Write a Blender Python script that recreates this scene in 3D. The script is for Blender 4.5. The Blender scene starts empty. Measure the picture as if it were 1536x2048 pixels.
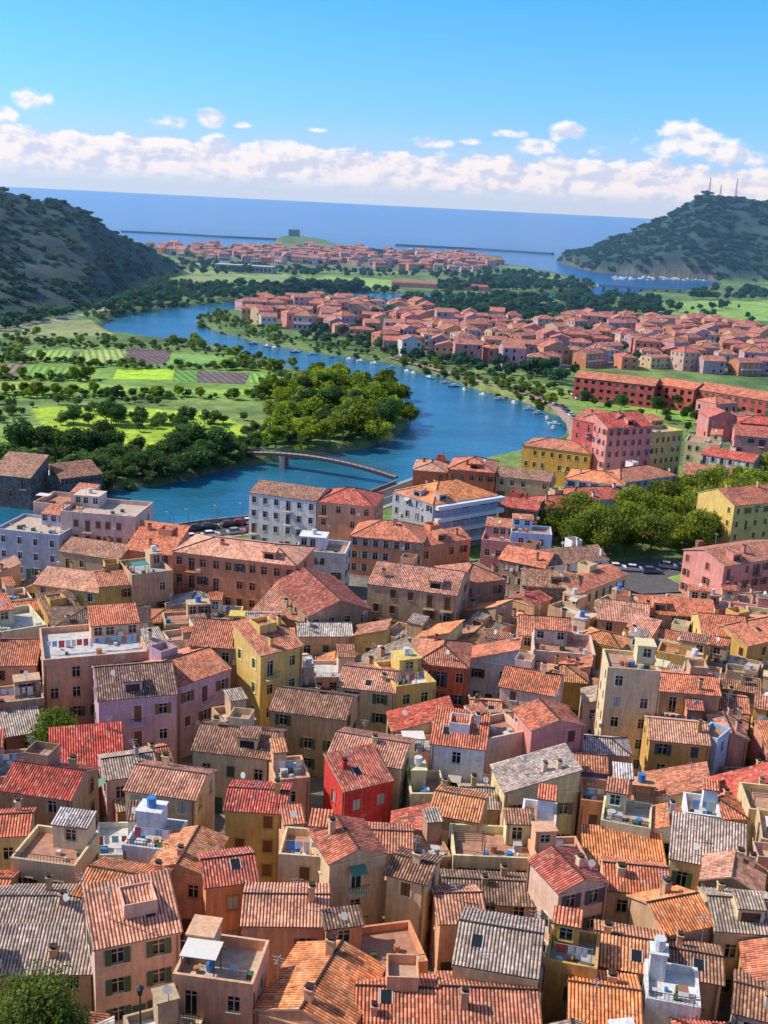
import bpy, math, random, numpy as np
from mathutils import Matrix, Vector
random.seed(7); np.random.seed(7)
scene=bpy.context.scene; COL=scene.collection
# ---------------------------------------------------------------- calibration (survey of the site from the castle)
F=2196.0; TH=math.atan(615/F); AR=math.radians(2.84); HC=75.0
_f=np.array([0,math.cos(TH),-math.sin(TH)]); _r=np.array([1.0,0,0]); _u=np.array([0,math.sin(TH),math.cos(TH)])
CX=math.cos(AR)*_r+math.sin(AR)*_u; CY=-math.sin(AR)*_r+math.cos(AR)*_u
def ray(u,v): return _f+(u-768)/F*CX-(v-1024)/F*CY
def at_z(u,v,z=2.0):
    d=ray(u,v); t=(z-HC)/d[2]; return (d[0]*t,d[1]*t)
def at_d(u,v,D):
    d=ray(u,v); t=D/math.hypot(d[0],d[1]); return (d[0]*t,d[1]*t,HC+d[2]*t)
def poly(pts,z=2.0): return np.array([at_z(u,v,z) for u,v in pts])
# ---------------------------------------------------------------- terrain maths
def inside(P,X,Y):
    r=np.zeros(X.shape,bool); n=len(P); j=n-1
    for i in range(n):
        xi,yi=P[i]; xj,yj=P[j]
        c=((yi>Y)!=(yj>Y))&(X<(xj-xi)*(Y-yi)/((yj-yi) if yj!=yi else 1e-9)+xi)
        r^=c; j=i
    return r
def pdist(P,X,Y,closed=True):
    d=np.full(X.shape,1e9); n=len(P)
    for i in range(n if closed else n-1):
        a=P[i]; b=P[(i+1)%n]; ex,ey=b[0]-a[0],b[1]-a[1]; L=ex*ex+ey*ey+1e-9
        t=np.clip(((X-a[0])*ex+(Y-a[1])*ey)/L,0,1)
        d=np.minimum(d,np.hypot(X-a[0]-t*ex,Y-a[1]-t*ey))
    return d
def _h(i,j,s): 
    v=np.sin(i*127.1+j*311.7+s*74.7)*43758.5453; return v-np.floor(v)
def vnoise(X,Y,s=0):
    i=np.floor(X); j=np.floor(Y); a=X-i; b=Y-j; a=a*a*(3-2*a); b=b*b*(3-2*b)
    return (_h(i,j,s)*(1-a)+_h(i+1,j,s)*a)*(1-b)+(_h(i,j+1,s)*(1-a)+_h(i+1,j+1,s)*a)*b
def fbm(X,Y,s=0,o=5):
    r=0; a=.5
    for k in range(o): r=r+a*vnoise(X,Y,s+k); X=X*2.03+11.3; Y=Y*2.03+5.1; a*=.5
    return r
RIVER=poly([(-500,1035),(-200,1020),(0,1005),(60,1003),(230,985),(330,975),(400,957),(500,935),(570,925),(640,912),(740,900),(800,880),(826,855),(833,828),(812,803),(770,783),
 (700,764),(600,742),(480,704),(400,688),(300,675),(240,668),(215,656),(232,637),(300,622),(380,612),(460,606),(560,596),(620,589),(720,586),(840,586),(1000,590),(1150,588),
 (1190,580),(1210,570),(1160,558),(1110,545),(1060,536),(1015,530),(1008,509),(1112,508),(1112,524),(1180,543),(1280,552),(1420,561),(1440,567),(1370,582),(1290,581),(1200,600),
 (1000,604),(820,604),(700,603),(600,603),(520,610),(440,624),(395,633),(382,641),(392,652),(440,668),(520,688),(600,703),(700,716),(780,728),(880,757),(950,782),(1040,805),(1100,830),(1125,850),
 (1115,872),(1050,895),(960,920),(860,945),(790,965),(700,1000),(600,1028),(500,1036),(400,1046),(270,1066),(100,1090),(-200,1110),(-500,1130)],0.0)
SEA=np.array([at_z(u,v,0.0) for u,v in [(-700,405),(-300,440),(0,458),(240,472),(255,493),(400,495),(540,492),(560,482),(630,482),(645,492),(700,497),(960,511),(1010,513),(1110,513),(1125,516),(1250,500),(1450,506),(1800,522),(2200,545)]]+[(70000,2500),(70000,70000),(-70000,70000),(-70000,3000)])
def mkhill(L):   # (bearing, crest height, crest distance, foot distance)
    A=[]
    for u,vc,Dc,vb in L:
        x,y,z=at_d(u,vc,Dc); bx,by=at_z(u,vb,2.0); A.append((math.atan2(x,y),max(0,z),Dc,min(math.hypot(bx,by),Dc-15)))
    return np.array(A)
HL_=mkhill([(-700,352,880,680),(-200,368,930,655),(0,385,960,644),(60,398,980,638),(120,410,990,630),(170,427,1000,620),(215,457,1010,602),(260,483,1030,580),(310,508,1060,558),(345,528,1080,550),(375,552,1095,549)])
HR_=mkhill([(1098,528,1760,524),(1112,519,1760,525),(1135,504,1760,532),(1180,493,1760,545),(1240,473,1760,551),(1300,446,1760,555),(1340,429,1760,557),(1375,411,1760,559),(1395,394,1760,560),(1420,391,1760,561),(1470,397,1760,563),(1536,403,1760,566),(1700,405,1770,580),(2100,430,1760,620)])
def hill(A,X,Y,p,back):
    a=np.arctan2(X,Y); D=np.hypot(X,Y); z=np.interp(a,A[:,0],A[:,1],left=0 if A is HR_ else A[0,1],right=0 if A is HL_ else A[-1,1]); Dc=np.interp(a,A[:,0],A[:,2]); Db=np.interp(a,A[:,0],A[:,3])
    wob=(fbm(X/60,Y/60,41)-.5)*.35
    t=np.clip((D-Db)/(Dc-Db),0,1); t=np.clip(t+wob*t*(1-t)*2,0,1)
    return z*np.where(D<Dc,t**p,np.clip(1-(D-Dc)/back,0,1))
ISL=at_z(588,489,1.0)
def GV(X,Y,full=True):
    X=np.asarray(X,float); Y=np.asarray(Y,float); r=np.hypot(X,Y)
    t=np.clip((222-r)/150,0,1); z=2.0+10*t**1.5+np.clip(60-r,0,45)*1.1
    if full:
        hl=hill(HL_,X,Y,.95,260); hr=hill(HR_,X,Y,.85,400)
        n=fbm(X/90,Y/90,3)
        hh=np.maximum(hl,hr); rid=np.abs(fbm(X/70,Y/70,15)-.5)*2
        z=z+np.maximum(0,hh*(1+.06*(n-.5)*np.clip(hh/20,0,1)-.42*rid*np.clip((1.05-hh/75),0,1)*np.clip(hh/15,0,1))+ (fbm(X/25,Y/25,9)-.5)*7*np.clip(hh/15,0,1))
        z=z+13*np.exp(-(((X-ISL[0])/75)**2+((Y-ISL[1])/60)**2)**1.5)
        sd=np.minimum(np.where(inside(RIVER,X,Y),-1,1)*pdist(RIVER,X,Y),np.where(inside(SEA,X,Y),-1,1)*pdist(SEA,X,Y))
        sd=sd+(fbm(X/9,Y/9,66,3)-.45)*3.5*np.clip((r-290)/60,0,1)
        k=np.clip((sd+2.0)/(5+r*.004),0,1); z=-4+(z+4)*k
        return z,sd,hh
    return z
def G(x,y): return float(GV(np.array([x]),np.array([y]),False)[0])
def P(u,v,h=0.0):
    zt=4+h
    for _ in range(25):
        x,y=at_z(u,v,zt); zt=.6*zt+.4*(G(x,y)+h)
    return x,y,zt
# ---------------------------------------------------------------- node helpers / materials
def newmat(name):
    m=bpy.data.materials.new(name); m.use_nodes=True; nt=m.node_tree; nt.nodes.clear()
    o=nt.nodes.new('ShaderNodeOutputMaterial'); return m,nt,o
class N:
    def __init__(s,nt): s.nt=nt
    def n(s,t,**k):
        x=s.nt.nodes.new(t)
        for a,b in k.items(): setattr(x,a,b)
        return x
    def l(s,a,b): s.nt.links.new(a,b)
    def put(s,sock,v):
        if isinstance(v,(int,float)): sock.default_value=v
        elif isinstance(v,(tuple,list)): sock.default_value=v if len(v)==len(sock.default_value) else (*v,1)
        else: s.l(v,sock)
    def m(s,op,a,b=None,c=None,clamp=False):
        x=s.n('ShaderNodeMath',operation=op,use_clamp=clamp); s.put(x.inputs[0],a)
        if b is not None: s.put(x.inputs[1],b)
        if c is not None: s.put(x.inputs[2],c)
        return x.outputs[0]
    def mr(s,v,a,b,c=0.,d=1.,sm=False):
        x=s.n('ShaderNodeMapRange'); x.interpolation_type='SMOOTHSTEP' if sm else 'LINEAR'
        s.put(x.inputs[0],v); s.put(x.inputs[1],a); s.put(x.inputs[2],b); s.put(x.inputs[3],c); s.put(x.inputs[4],d); return x.outputs[0]
    def mix(s,f,a,b,bt='MIX'):
        x=s.n('ShaderNodeMix',data_type='RGBA',blend_type=bt); s.put(x.inputs[0],f); s.put(x.inputs[6],a); s.put(x.inputs[7],b); return x.outputs[2]
    def noise(s,vec,sc,det=4,ro=.55,out=0,dim='3D'):
        x=s.n('ShaderNodeTexNoise',noise_dimensions=dim); 
        if vec is not None: s.l(vec,x.inputs['Vector'])
        x.inputs['Scale'].default_value=sc; x.inputs['Detail'].default_value=det; x.inputs['Roughness'].default_value=ro; return x.outputs[out]
    def col(s): return s.n('ShaderNodeAttribute',attribute_name='Col').outputs['Color']
    def gray(s,v):
        c=s.n('ShaderNodeCombineColor'); 
        for i in range(3): s.put(c.inputs[i],v)
        return c.outputs[0]
    def bump(s,h,st,d):
        b=s.n('ShaderNodeBump'); s.put(b.inputs['Height'],h); b.inputs['Strength'].default_value=st; b.inputs['Distance'].default_value=d; return b.outputs[0]
    def bsdf(s,o,base,rough,nor=None,**k):
        b=s.n('ShaderNodeBsdfPrincipled'); s.put(b.inputs['Base Color'],base); s.put(b.inputs['Roughness'],rough)
        if nor is not None: s.l(nor,b.inputs['Normal'])
        for a,v in k.items(): s.put(b.inputs[a.replace('_',' ')],v)
        s.l(b.outputs[0],o.inputs[0]); return b
def mat_stucco():
    m,nt,o=newmat('weathered_stucco'); q=N(nt); pos=q.n('ShaderNodeNewGeometry').outputs['Position']
    a=q.noise(pos,.35,5,.65); b=q.noise(pos,2.5,4,.6)
    mp=q.n('ShaderNodeMapping'); q.l(pos,mp.inputs[0]); mp.inputs['Scale'].default_value=(2.2,2.2,.25)
    st=q.noise(mp.outputs[0],1.2,4,.6)
    f=q.m('MULTIPLY',q.mr(a,.3,.7,.80,1.12),q.mr(b,.3,.75,.86,1.1)); f=q.m('MULTIPLY',f,q.mr(st,.35,.7,.76,1.08))
    c=q.mix(1.0,q.col(),q.gray(f),'MULTIPLY')
    c=q.mix(q.mr(b,.59,.67,0,.5),c,(.38,.27,.18)); c=q.mix(q.mr(a,.61,.66,0,.55),c,(.44,.32,.22))
    q.bsdf(o,c,.92,q.bump(b,.5,.05)); return m
TS=.27
def mat_tiles():
    m,nt,o=newmat('terracotta_roof_tiles'); q=N(nt); uv=q.n('ShaderNodeUVMap').outputs[0]
    sp=q.n('ShaderNodeSeparateXYZ'); q.l(uv,sp.inputs[0]); s=q.m('DIVIDE',sp.outputs[0],TS); t=q.m('DIVIDE',sp.outputs[1],.38)
    cb=q.n('ShaderNodeCombineXYZ'); q.l(q.m('FLOOR',s),cb.inputs[0]); q.l(q.m('FLOOR',t),cb.inputs[1])
    oi=q.n('ShaderNodeObjectInfo'); q.l(q.m('MULTIPLY',oi.outputs['Random'],97.),cb.inputs[2])
    w=q.n('ShaderNodeTexWhiteNoise'); q.l(cb.outputs[0],w.inputs[0]); 
    pos=q.n('ShaderNodeNewGeometry').outputs['Position']; a=q.noise(pos,.4,5,.65); b=q.noise(pos,1.5,4,.6)
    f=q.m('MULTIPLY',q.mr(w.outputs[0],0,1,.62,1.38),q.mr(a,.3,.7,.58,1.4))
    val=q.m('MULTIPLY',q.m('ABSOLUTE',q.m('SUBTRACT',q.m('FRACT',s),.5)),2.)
    f=q.m('MULTIPLY',f,q.mr(val,.4,1,1.25,.14)); row=q.m('FRACT',t); f=q.m('MULTIPLY',f,q.mr(row,0,.18,.6,1))  # valleys darkened by dirt; shadow of each tile row gap painted into the colour
    c=q.mix(q.m('MULTIPLY',q.m('FRACT',q.m('MULTIPLY',oi.outputs['Random'],7.)),.42),q.col(),(.30,.20,.14))
    c=q.mix(1.0,c,q.gray(f),'MULTIPLY')
    wn=q.n('ShaderNodeSeparateColor'); q.l(w.outputs[1],wn.inputs[0])
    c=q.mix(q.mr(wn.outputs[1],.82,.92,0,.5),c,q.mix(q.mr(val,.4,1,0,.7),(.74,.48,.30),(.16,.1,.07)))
    c=q.mix(q.mr(b,.54,.70,0,.6),c,(.14,.11,.07))
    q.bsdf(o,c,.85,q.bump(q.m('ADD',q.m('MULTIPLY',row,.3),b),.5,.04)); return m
def mat_simple(name,rough=.6,nsc=3.,amt=.15,metal=0.,base=None):
    m,nt,o=newmat(name); q=N(nt); pos=q.n('ShaderNodeNewGeometry').outputs['Position']
    f=q.mr(q.noise(pos,nsc,4),.3,.7,1-amt,1+amt); c=q.mix(1.,base if base else q.col(),q.gray(f),'MULTIPLY')
    q.bsdf(o,c,rough,Metallic=metal); return m
def mat_stone():
    m,nt,o=newmat('rubble_stone'); q=N(nt); pos=q.n('ShaderNodeNewGeometry').outputs['Position']
    v=q.n('ShaderNodeTexVoronoi'); q.l(pos,v.inputs['Vector']); v.inputs['Scale'].default_value=2.6
    f=q.mr(q.noise(pos,1.2,5,.7),.3,.7,.6,1.3); sc=q.n('ShaderNodeSeparateColor'); q.l(v.outputs['Color'],sc.inputs[0])
    f=q.m('MULTIPLY',f,q.mr(sc.outputs[0],0,1,.65,1.3)); f=q.m('MULTIPLY',f,q.mr(v.outputs['Distance'],.25,.5,1,.6))
    q.bsdf(o,q.mix(1.,q.col(),q.gray(f),'MULTIPLY'),.95,q.bump(v.outputs['Distance'],-.6,.08)); return m
def mat_glass():
    m,nt,o=newmat('window_glass'); q=N(nt); q.bsdf(o,(.018,.02,.024),.12); return m
def mat_leaf():
    m,nt,o=newmat('foliage'); q=N(nt); d=q.n('ShaderNodeBsdfPrincipled'); t=q.n('ShaderNodeBsdfTranslucent'); mx=q.n('ShaderNodeMixShader')
    oi=q.n('ShaderNodeObjectInfo'); c=q.mix(1.,q.col(),q.gray(q.mr(oi.outputs['Random'],0,1,.7,1.3)),'MULTIPLY')
    q.l(c,d.inputs['Base Color']); d.inputs['Roughness'].default_value=.65; d.inputs['Specular IOR Level'].default_value=.25
    q.l(q.mix(1.,c,(1.7,1.8,.7),'MULTIPLY'),t.inputs[0]); mx.inputs[0].default_value=.4; q.l(d.outputs[0],mx.inputs[1]); q.l(t.outputs[0],mx.inputs[2]); q.l(mx.outputs[0],o.inputs[0]); return m
def mat_ground():
    m,nt,o=newmat('ground_soil_grass'); q=N(nt); pos=q.n('ShaderNodeNewGeometry').outputs['Position']
    f=q.m('MULTIPLY',q.mr(q.noise(pos,.03,5,.65),.3,.7,.75,1.25),q.mr(q.noise(pos,.25,5,.7),.3,.7,.6,1.4))
    q.bsdf(o,q.mix(1.,q.col(),q.gray(f),'MULTIPLY'),.95,q.bump(q.noise(pos,.15,5,.7),.8,1.5)); return m
def mat_field():
    m,nt,o=newmat('cultivated_rows'); q=N(nt); uv=q.n('ShaderNodeUVMap').outputs[0]; sp=q.n('ShaderNodeSeparateXYZ'); q.l(uv,sp.inputs[0])
    pos=q.n('ShaderNodeNewGeometry').outputs['Position']
    w=q.m('ABSOLUTE',q.m('SUBTRACT',q.m('FRACT',q.m('DIVIDE',sp.outputs[0],3.)),.5))
    f=q.m('MULTIPLY',q.mr(w,.12,.3,.6,1.12),q.m('MULTIPLY',q.mr(q.noise(pos,.06,4,.7),.3,.7,.7,1.3),q.mr(q.noise(pos,.4,4,.7),.3,.7,.7,1.3)))
    q.bsdf(o,q.mix(1.,q.col(),q.gray(f),'MULTIPLY'),.95); return m
def mat_water(name,base,sc,dist,rough,st,spec=.5):
    m,nt,o=newmat(name); q=N(nt); pos=q.n('ShaderNodeNewGeometry').outputs['Position']
    mp=q.n('ShaderNodeMapping'); q.l(pos,mp.inputs[0]); mp.inputs['Scale'].default_value=(1,.7,1)
    n=q.noise(mp.outputs[0],sc,6,.62); big=q.noise(pos,sc*.06,5,.65)
    c=q.mix(q.mr(big,.35,.65,0,1),base,tuple(x*1.7 for x in base))
    q.bsdf(o,c,rough,q.bump(n,st,dist),IOR=1.33,Specular_IOR_Level=spec); return m
STUCCO,TILES,GLASS,PAINT,STONE,FLOOR,LEAF,BARK,GROUND,FIELD,ASPH=range(11)
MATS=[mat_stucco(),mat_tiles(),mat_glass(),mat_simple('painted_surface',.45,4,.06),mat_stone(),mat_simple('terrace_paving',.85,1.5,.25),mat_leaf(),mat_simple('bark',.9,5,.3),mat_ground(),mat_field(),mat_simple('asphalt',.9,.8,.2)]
# ---------------------------------------------------------------- mesh builder
class MB:
    def __init__(s): s.v=[];s.f=[];s.m=[];s.c=[];s.uv=[]
    def face(s,pts,mat,col,uv=None):
        b=len(s.v); s.v.extend(tuple(p) for p in pts); s.f.append(tuple(range(b,b+len(pts)))); s.m.append(mat); s.c.append(col); s.uv.append(uv)
    def box(s,x0,x1,y0,y1,z0,z1,mat,col,bottom=False,topmat=None,topcol=None):
        p=[(x0,y0,z0),(x1,y0,z0),(x1,y1,z0),(x0,y1,z0),(x0,y0,z1),(x1,y0,z1),(x1,y1,z1),(x0,y1,z1)]
        for a in ((0,1,5,4),(1,2,6,5),(2,3,7,6),(3,0,4,7)): s.face([p[i] for i in a],mat,col)
        s.face([p[i] for i in (4,5,6,7)],mat if topmat is None else topmat,topcol or col)
        if bottom: s.face([p[i] for i in (3,2,1,0)],mat,col)
    def tube(s,a,b,r0,r1,n,mat,col):
        a=Vector(a);b=Vector(b);d=(b-a).normalized(); e=d.orthogonal().normalized(); g=d.cross(e)
        R=[[c+(e*math.cos(2*math.pi*k/n)+g*math.sin(2*math.pi*k/n))*r for k in range(n)] for c,r in ((a,r0),(b,r1))]
        for k in range(n): s.face([R[0][k],R[0][(k+1)%n],R[1][(k+1)%n],R[1][k]],mat,col)
        s.face(R[1],mat,col)
    def mesh(s,name):
        me=bpy.data.meshes.new(name); me.from_pydata(s.v,[],s.f)
        used=sorted(set(s.m)); mp={k:i for i,k in enumerate(used)}
        for k in used: me.materials.append(MATS[k])
        me.polygons.foreach_set('material_index',np.array([mp[k] for k in s.m],np.int32))
        at=me.attributes.new('Col','FLOAT_COLOR','FACE'); at.data.foreach_set('color',np.array([(*c[:3],1) for c in s.c],np.float32).ravel())
        ul=me.uv_layers.new(name='UVMap'); arr=[]
        for f,uv in zip(s.f,s.uv):
            if uv: 
                for p in uv: arr.extend(p)
            else: arr.extend((0.,0.)*len(f))
        ul.data.foreach_set('uv',np.array(arr,np.float32)); me.update(); return me
    def obj(s,name,loc=(0,0,0),yaw=0,parent=None): return put(name,s.mesh(name),loc,yaw,parent=parent)
def put(name,me,loc,yaw=0,sc=(1,1,1),parent=None):
    o=bpy.data.objects.new(name,me); o.location=loc; o.rotation_euler=(0,0,yaw); o.scale=sc; COL.objects.link(o)
    if parent: o.parent=parent
    return o
def empty(name):
    e=bpy.data.objects.new(name,None); COL.objects.link(e); return e
# ---------------------------------------------------------------- houses
def vary(c,a,rng): k=1+rng.uniform(-a,a); return tuple(max(.01,min(.82,x*k*(1+rng.uniform(-a*.35,a*.35)))) for x in c)
SHUT=[(.05,.12,.07),(.10,.05,.03),(.16,.08,.04),(.05,.07,.10),(.45,.42,.38),(.22,.10,.05)]
def facade(mb,p0,p1,z0,z1,col,rng,det,wmat=STUCCO,skip=.15,fh0=3.1,style=0,shc=SHUT[1],ww=.95,door=False,bal=0.,sp=2.6):
    dx,dy=p1[0]-p0[0],p1[1]-p0[1]; L=math.hypot(dx,dy); ux,uy=dx/L,dy/L; nx,ny=uy,-ux
    def pt(s,z,o=0.): return (p0[0]+ux*s+nx*o,p0[1]+uy*s+ny*o,z)
    def bx(s0,s1,a,b,o0,o1,mat,c):
        q=[pt(s0,a,o1),pt(s1,a,o1),pt(s1,b,o1),pt(s0,b,o1)]; w=[pt(s0,a,o0),pt(s1,a,o0),pt(s1,b,o0),pt(s0,b,o0)]
        mb.face(q,mat,c); mb.face([q[3],q[2],w[2],w[3]],mat,c); mb.face([w[0],w[1],q[1],q[0]],mat,c); mb.face([w[0],q[0],q[3],w[3]],mat,c); mb.face([q[1],w[1],w[2],q[2]],mat,c)
    nc=int((L-.7)/sp); nf=max(1,int(round(z1/fh0))); fh=z1/nf
    if nc<1:
        mb.face([pt(0,z0),pt(L,z0),pt(L,z1),pt(0,z1)],wmat,col); return
    s=0.; step=L/nc; frame=tuple(min(.8,x*1.25+.05) for x in col) if rng.random()<.6 else tuple(x*.75 for x in col)
    fr=rng.random()<.6
    for i in range(nc):
        c=(i+.5)*step+rng.uniform(-.15,.15); a,b=c-ww/2,c+ww/2
        mb.face([pt(s,z0),pt(a,z0),pt(a,z1),pt(s,z1)],wmat,col); z=z0
        for k in range(nf):
            hb=k>0 and rng.random()<bal; zs=k*fh+(.95 if not hb else .15); zh=min(k*fh+2.3,(k+1)*fh-.25)
            if rng.random()<skip or zh<=zs+.3: continue
            mb.face([pt(a,z),pt(b,z),pt(b,zs),pt(a,zs)],wmat,col)
            R=-.2; st=style if rng.random()<.75 else rng.choice([0,1,2])
            if st==1: R=-.08
            mb.face([pt(a,zs),pt(b,zs),pt(b,zs,R),pt(a,zs,R)],wmat,frame); mb.face([pt(a,zh,R),pt(b,zh,R),pt(b,zh),pt(a,zh)],wmat,frame)
            mb.face([pt(a,zs),pt(a,zs,R),pt(a,zh,R),pt(a,zh)],wmat,frame); mb.face([pt(b,zs,R),pt(b,zs),pt(b,zh),pt(b,zh,R)],wmat,frame)
            if st==1:
                mb.face([pt(a,zs,R),pt(b,zs,R),pt(b,zh,R),pt(a,zh,R)],PAINT,shc)
                if det>1: bx(c-.03,c+.03,zs,zh,R,R+.03,PAINT,tuple(x*.5 for x in shc))
            else:
                mb.face([pt(a,zs,R),pt(b,zs,R),pt(b,zh,R),pt(a,zh,R)],GLASS,(.02,.02,.02))
                if det>0:
                    bx(c-.035,c+.035,zs,zh,R,R+.05,PAINT,(.6,.56,.5)); bx(a,b,zh-.5,zh-.44,R,R+.05,PAINT,(.6,.56,.5))
            if det>0:
                bx(a-.12,b+.12,zs-.1,zs,-.02,.1,wmat,frame)
                if fr:
                    bx(a-.14,b+.14,zh,zh+.14,-.02,.06,wmat,frame); bx(a-.14,a-.003,zs,zh,-.02,.045,wmat,frame); bx(b+.003,b+.14,zs,zh,-.02,.045,wmat,frame)
                if st==2: bx(a-.5,a-.02,zs,zh,.05,.1,PAINT,shc); bx(b+.02,b+.5,zs,zh,.05,.1,PAINT,shc)
                if rng.random()<.05: bx(b+.55,b+1.2,zs-.2,zs+.35,.02,.32,PAINT,(.6,.6,.58))
                if rng.random()<.03 and st==0:
                    ac=rng.choice([(.08,.22,.14),(.5,.45,.35),(.5,.22,.12),(.12,.2,.35)]); q=[pt(a-.3,zh+.25,.02),pt(b+.3,zh+.25,.02),pt(b+.3,zh-.25,.9),pt(a-.3,zh-.25,.9)]; mb.face(q,PAINT,ac)
                if hb:
                    bx(a-.5,b+.5,zs-.16,zs-.102,0,.95,wmat,frame); bx(a-.5,b+.5,zs+.82,zs+.87,.88,.93,PAINT,(.06,.06,.06))
                    g=0
                    while a-.48+g<b+.5: bx(a-.48+g,a-.455+g,zs-.1,zs+.82,.89,.915,PAINT,(.06,.06,.06)); g+=.22
            z=zh
        mb.face([pt(a,z),pt(b,z),pt(b,z1),pt(a,z1)],wmat,col); s=b
    mb.face([pt(s,z0),pt(L,z0),pt(L,z1),pt(s,z1)],wmat,col)
    if det>1 and rng.random()<.5:   # downpipe
        s=rng.choice([.2,L-.3]); bx(s,s+.1,z0,z1,.02,.12,PAINT,(.25,.14,.10))
    if door and nc>=1:
        c=step*(int(nc/2))+.0; c=min(max(c,.8),L-.8); bx(c-.5,c+.5,-.3,2.1,-.01,.06,PAINT,shc)
def slope(mb,A,U,V,Nn,L,T,k,hip,corr,col):
    ss=[0.]; 
    if corr:
        stp=TS; n=max(1,int(L/stp)); stp=L/n
        prof=[0,.75,1.,.75]; ss=[i*stp/4 for i in range(4*n+1)]
    else:
        ss=[0,L] if not hip else sorted(set([0,min(T,L/2),max(L-T,L/2),L]))
    def Tf(s): return T if not hip else min(T,s,L-s)
    prev=None
    for i,s in enumerate(ss):
        off=(prof[i%4]*.10 if corr else .05); t=Tf(s)*k
        us=s/ (stp/TS) if corr else s
        a=[A[j]+U[j]*s+Nn[j]*off for j in range(3)]; b=[a[j]+V[j]*t for j in range(3)]
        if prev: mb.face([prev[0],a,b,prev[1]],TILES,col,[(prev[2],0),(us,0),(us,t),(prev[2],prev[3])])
        prev=(a,b,us,t)
    if not hip:
        q=[[A[j]+U[j]*s+V[j]*t-Nn[j]*.06 for j in range(3)] for s,t in ((0,0),(L,0),(L,T*k),(0,T*k))]
        mb.face(q[::-1],FLOOR,(.25,.17,.12)); e=[[A[j]+U[j]*s+Nn[j]*.05 for j in range(3)] for s in (0,L)]
        mb.face([q[0],q[1],e[1],e[0]],FLOOR,(.22,.13,.09))
        for i0 in (0,1):
            a0=q[0] if i0==0 else q[1]; a1=q[3] if i0==0 else q[2]; up=[x+n*.15 for x,n in zip(a0,Nn)]; up1=[x+n*.15 for x,n in zip(a1,Nn)]
            mb.face([a0,up,up1,a1],FLOOR,(.5,.33,.22))
def roof(mb,x0,x1,y0,y1,h,kind,pitch,corr,rc,wc,wmat=STUCCO,ov=.3):
    w=x1-x0; d=y1-y0; c=1/math.sqrt(1+pitch*pitch); sn=pitch*c; k=1/c; e=h+.06-ov*pitch; rdg=tuple(min(.75,x*1.3+.03) for x in rc)
    if kind=='g':
        slope(mb,(x0-ov,y0-ov,e),(1,0,0),(0,c,sn),(0,-sn,c),w+2*ov,d/2+ov,k,False,corr,rc); slope(mb,(x1+ov,y1+ov,e),(-1,0,0),(0,-c,sn),(0,sn,c),w+2*ov,d/2+ov,k,False,corr,rc)
        r=h+d/2*pitch; mb.face([(x1,y0,h),(x1,y1,h),(x1,(y0+y1)/2,r)],wmat,wc); mb.face([(x0,y1,h),(x0,y0,h),(x0,(y0+y1)/2,r)],wmat,wc)
        mb.tube((x0-ov,(y0+y1)/2,r+.1),(x1+ov,(y0+y1)/2,r+.1),.13,.13,5,TILES,rdg) if corr else None
    elif kind=='x':
        slope(mb,(x0-ov,y1+ov,e),(0,-1,0),(c,0,sn),(-sn,0,c),d+2*ov,w/2+ov,k,False,corr,rc); slope(mb,(x1+ov,y0-ov,e),(0,1,0),(-c,0,sn),(sn,0,c),d+2*ov,w/2+ov,k,False,corr,rc)
        r=h+w/2*pitch; xm=(x0+x1)/2; mb.face([(x0,y0,h),(x1,y0,h),(xm,y0,r)],wmat,wc); mb.face([(x1,y1,h),(x0,y1,h),(xm,y1,r)],wmat,wc)
        mb.tube((xm,y0-ov,r+.1),(xm,y1+ov,r+.1),.13,.13,5,TILES,rdg) if corr else None
    elif kind=='m':
        slope(mb,(x0-ov,y0-ov,e),(1,0,0),(0,c,sn),(0,-sn,c),w+2*ov,d+2*ov,k,False,corr,rc); r=h+d*pitch
        mb.face([(x1,y0,h),(x1,y1,h),(x1,y1,r)],wmat,wc); mb.face([(x0,y1,h),(x0,y0,h),(x0,y1,r)],wmat,wc); mb.face([(x1,y1,h),(x0,y1,h),(x0,y1,r),(x1,y1,r)],wmat,wc)
    elif kind=='s':
        slope(mb,(x0-ov,y1+ov,e),(0,-1,0),(c,0,sn),(-sn,0,c),d+2*ov,w+2*ov,k,False,corr,rc); r=h+w*pitch
        mb.face([(x0,y0,h),(x1,y0,h),(x1,y0,r)],wmat,wc); mb.face([(x1,y1,h),(x0,y1,h),(x1,y1,r)],wmat,wc); mb.face([(x1,y0,h),(x1,y1,h),(x1,y1,r),(x1,y0,r)],wmat,wc)
    elif kind=='h':
        W=w+2*ov; D=d+2*ov
        slope(mb,(x0-ov,y0-ov,e),(1,0,0),(0,c,sn),(0,-sn,c),W,D/2,k,True,corr,rc); slope(mb,(x1+ov,y1+ov,e),(-1,0,0),(0,-c,sn),(0,sn,c),W,D/2,k,True,corr,rc)
        slope(mb,(x0-ov,y1+ov,e),(0,-1,0),(c,0,sn),(-sn,0,c),D,W/2,k,True,corr,rc); slope(mb,(x1+ov,y0-ov,e),(0,1,0),(-c,0,sn),(sn,0,c),D,W/2,k,True,corr,rc)
        m=min(W,D)/2; zt=e+m*pitch+.08; xa,xb,ya,yb=x0-ov,x1+ov,y0-ov,y1+ov
        if W>=D: r0=(xa+m,(ya+yb)/2,zt); r1=(xb-m,(ya+yb)/2,zt); prs=[(r0,(xa,ya)),(r0,(xa,yb)),(r1,(xb,ya)),(r1,(xb,yb))]
        else: r0=((xa+xb)/2,ya+m,zt); r1=((xa+xb)/2,yb-m,zt); prs=[(r0,(xa,ya)),(r0,(xb,ya)),(r1,(xa,yb)),(r1,(xb,yb))]
        for p,cxy in prs: mb.tube((*cxy,e+.08),p,.12,.12,4,TILES,rdg)
        if abs(W-D)>.1: mb.tube(r0,r1,.13,.13,4,TILES,rdg)
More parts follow.
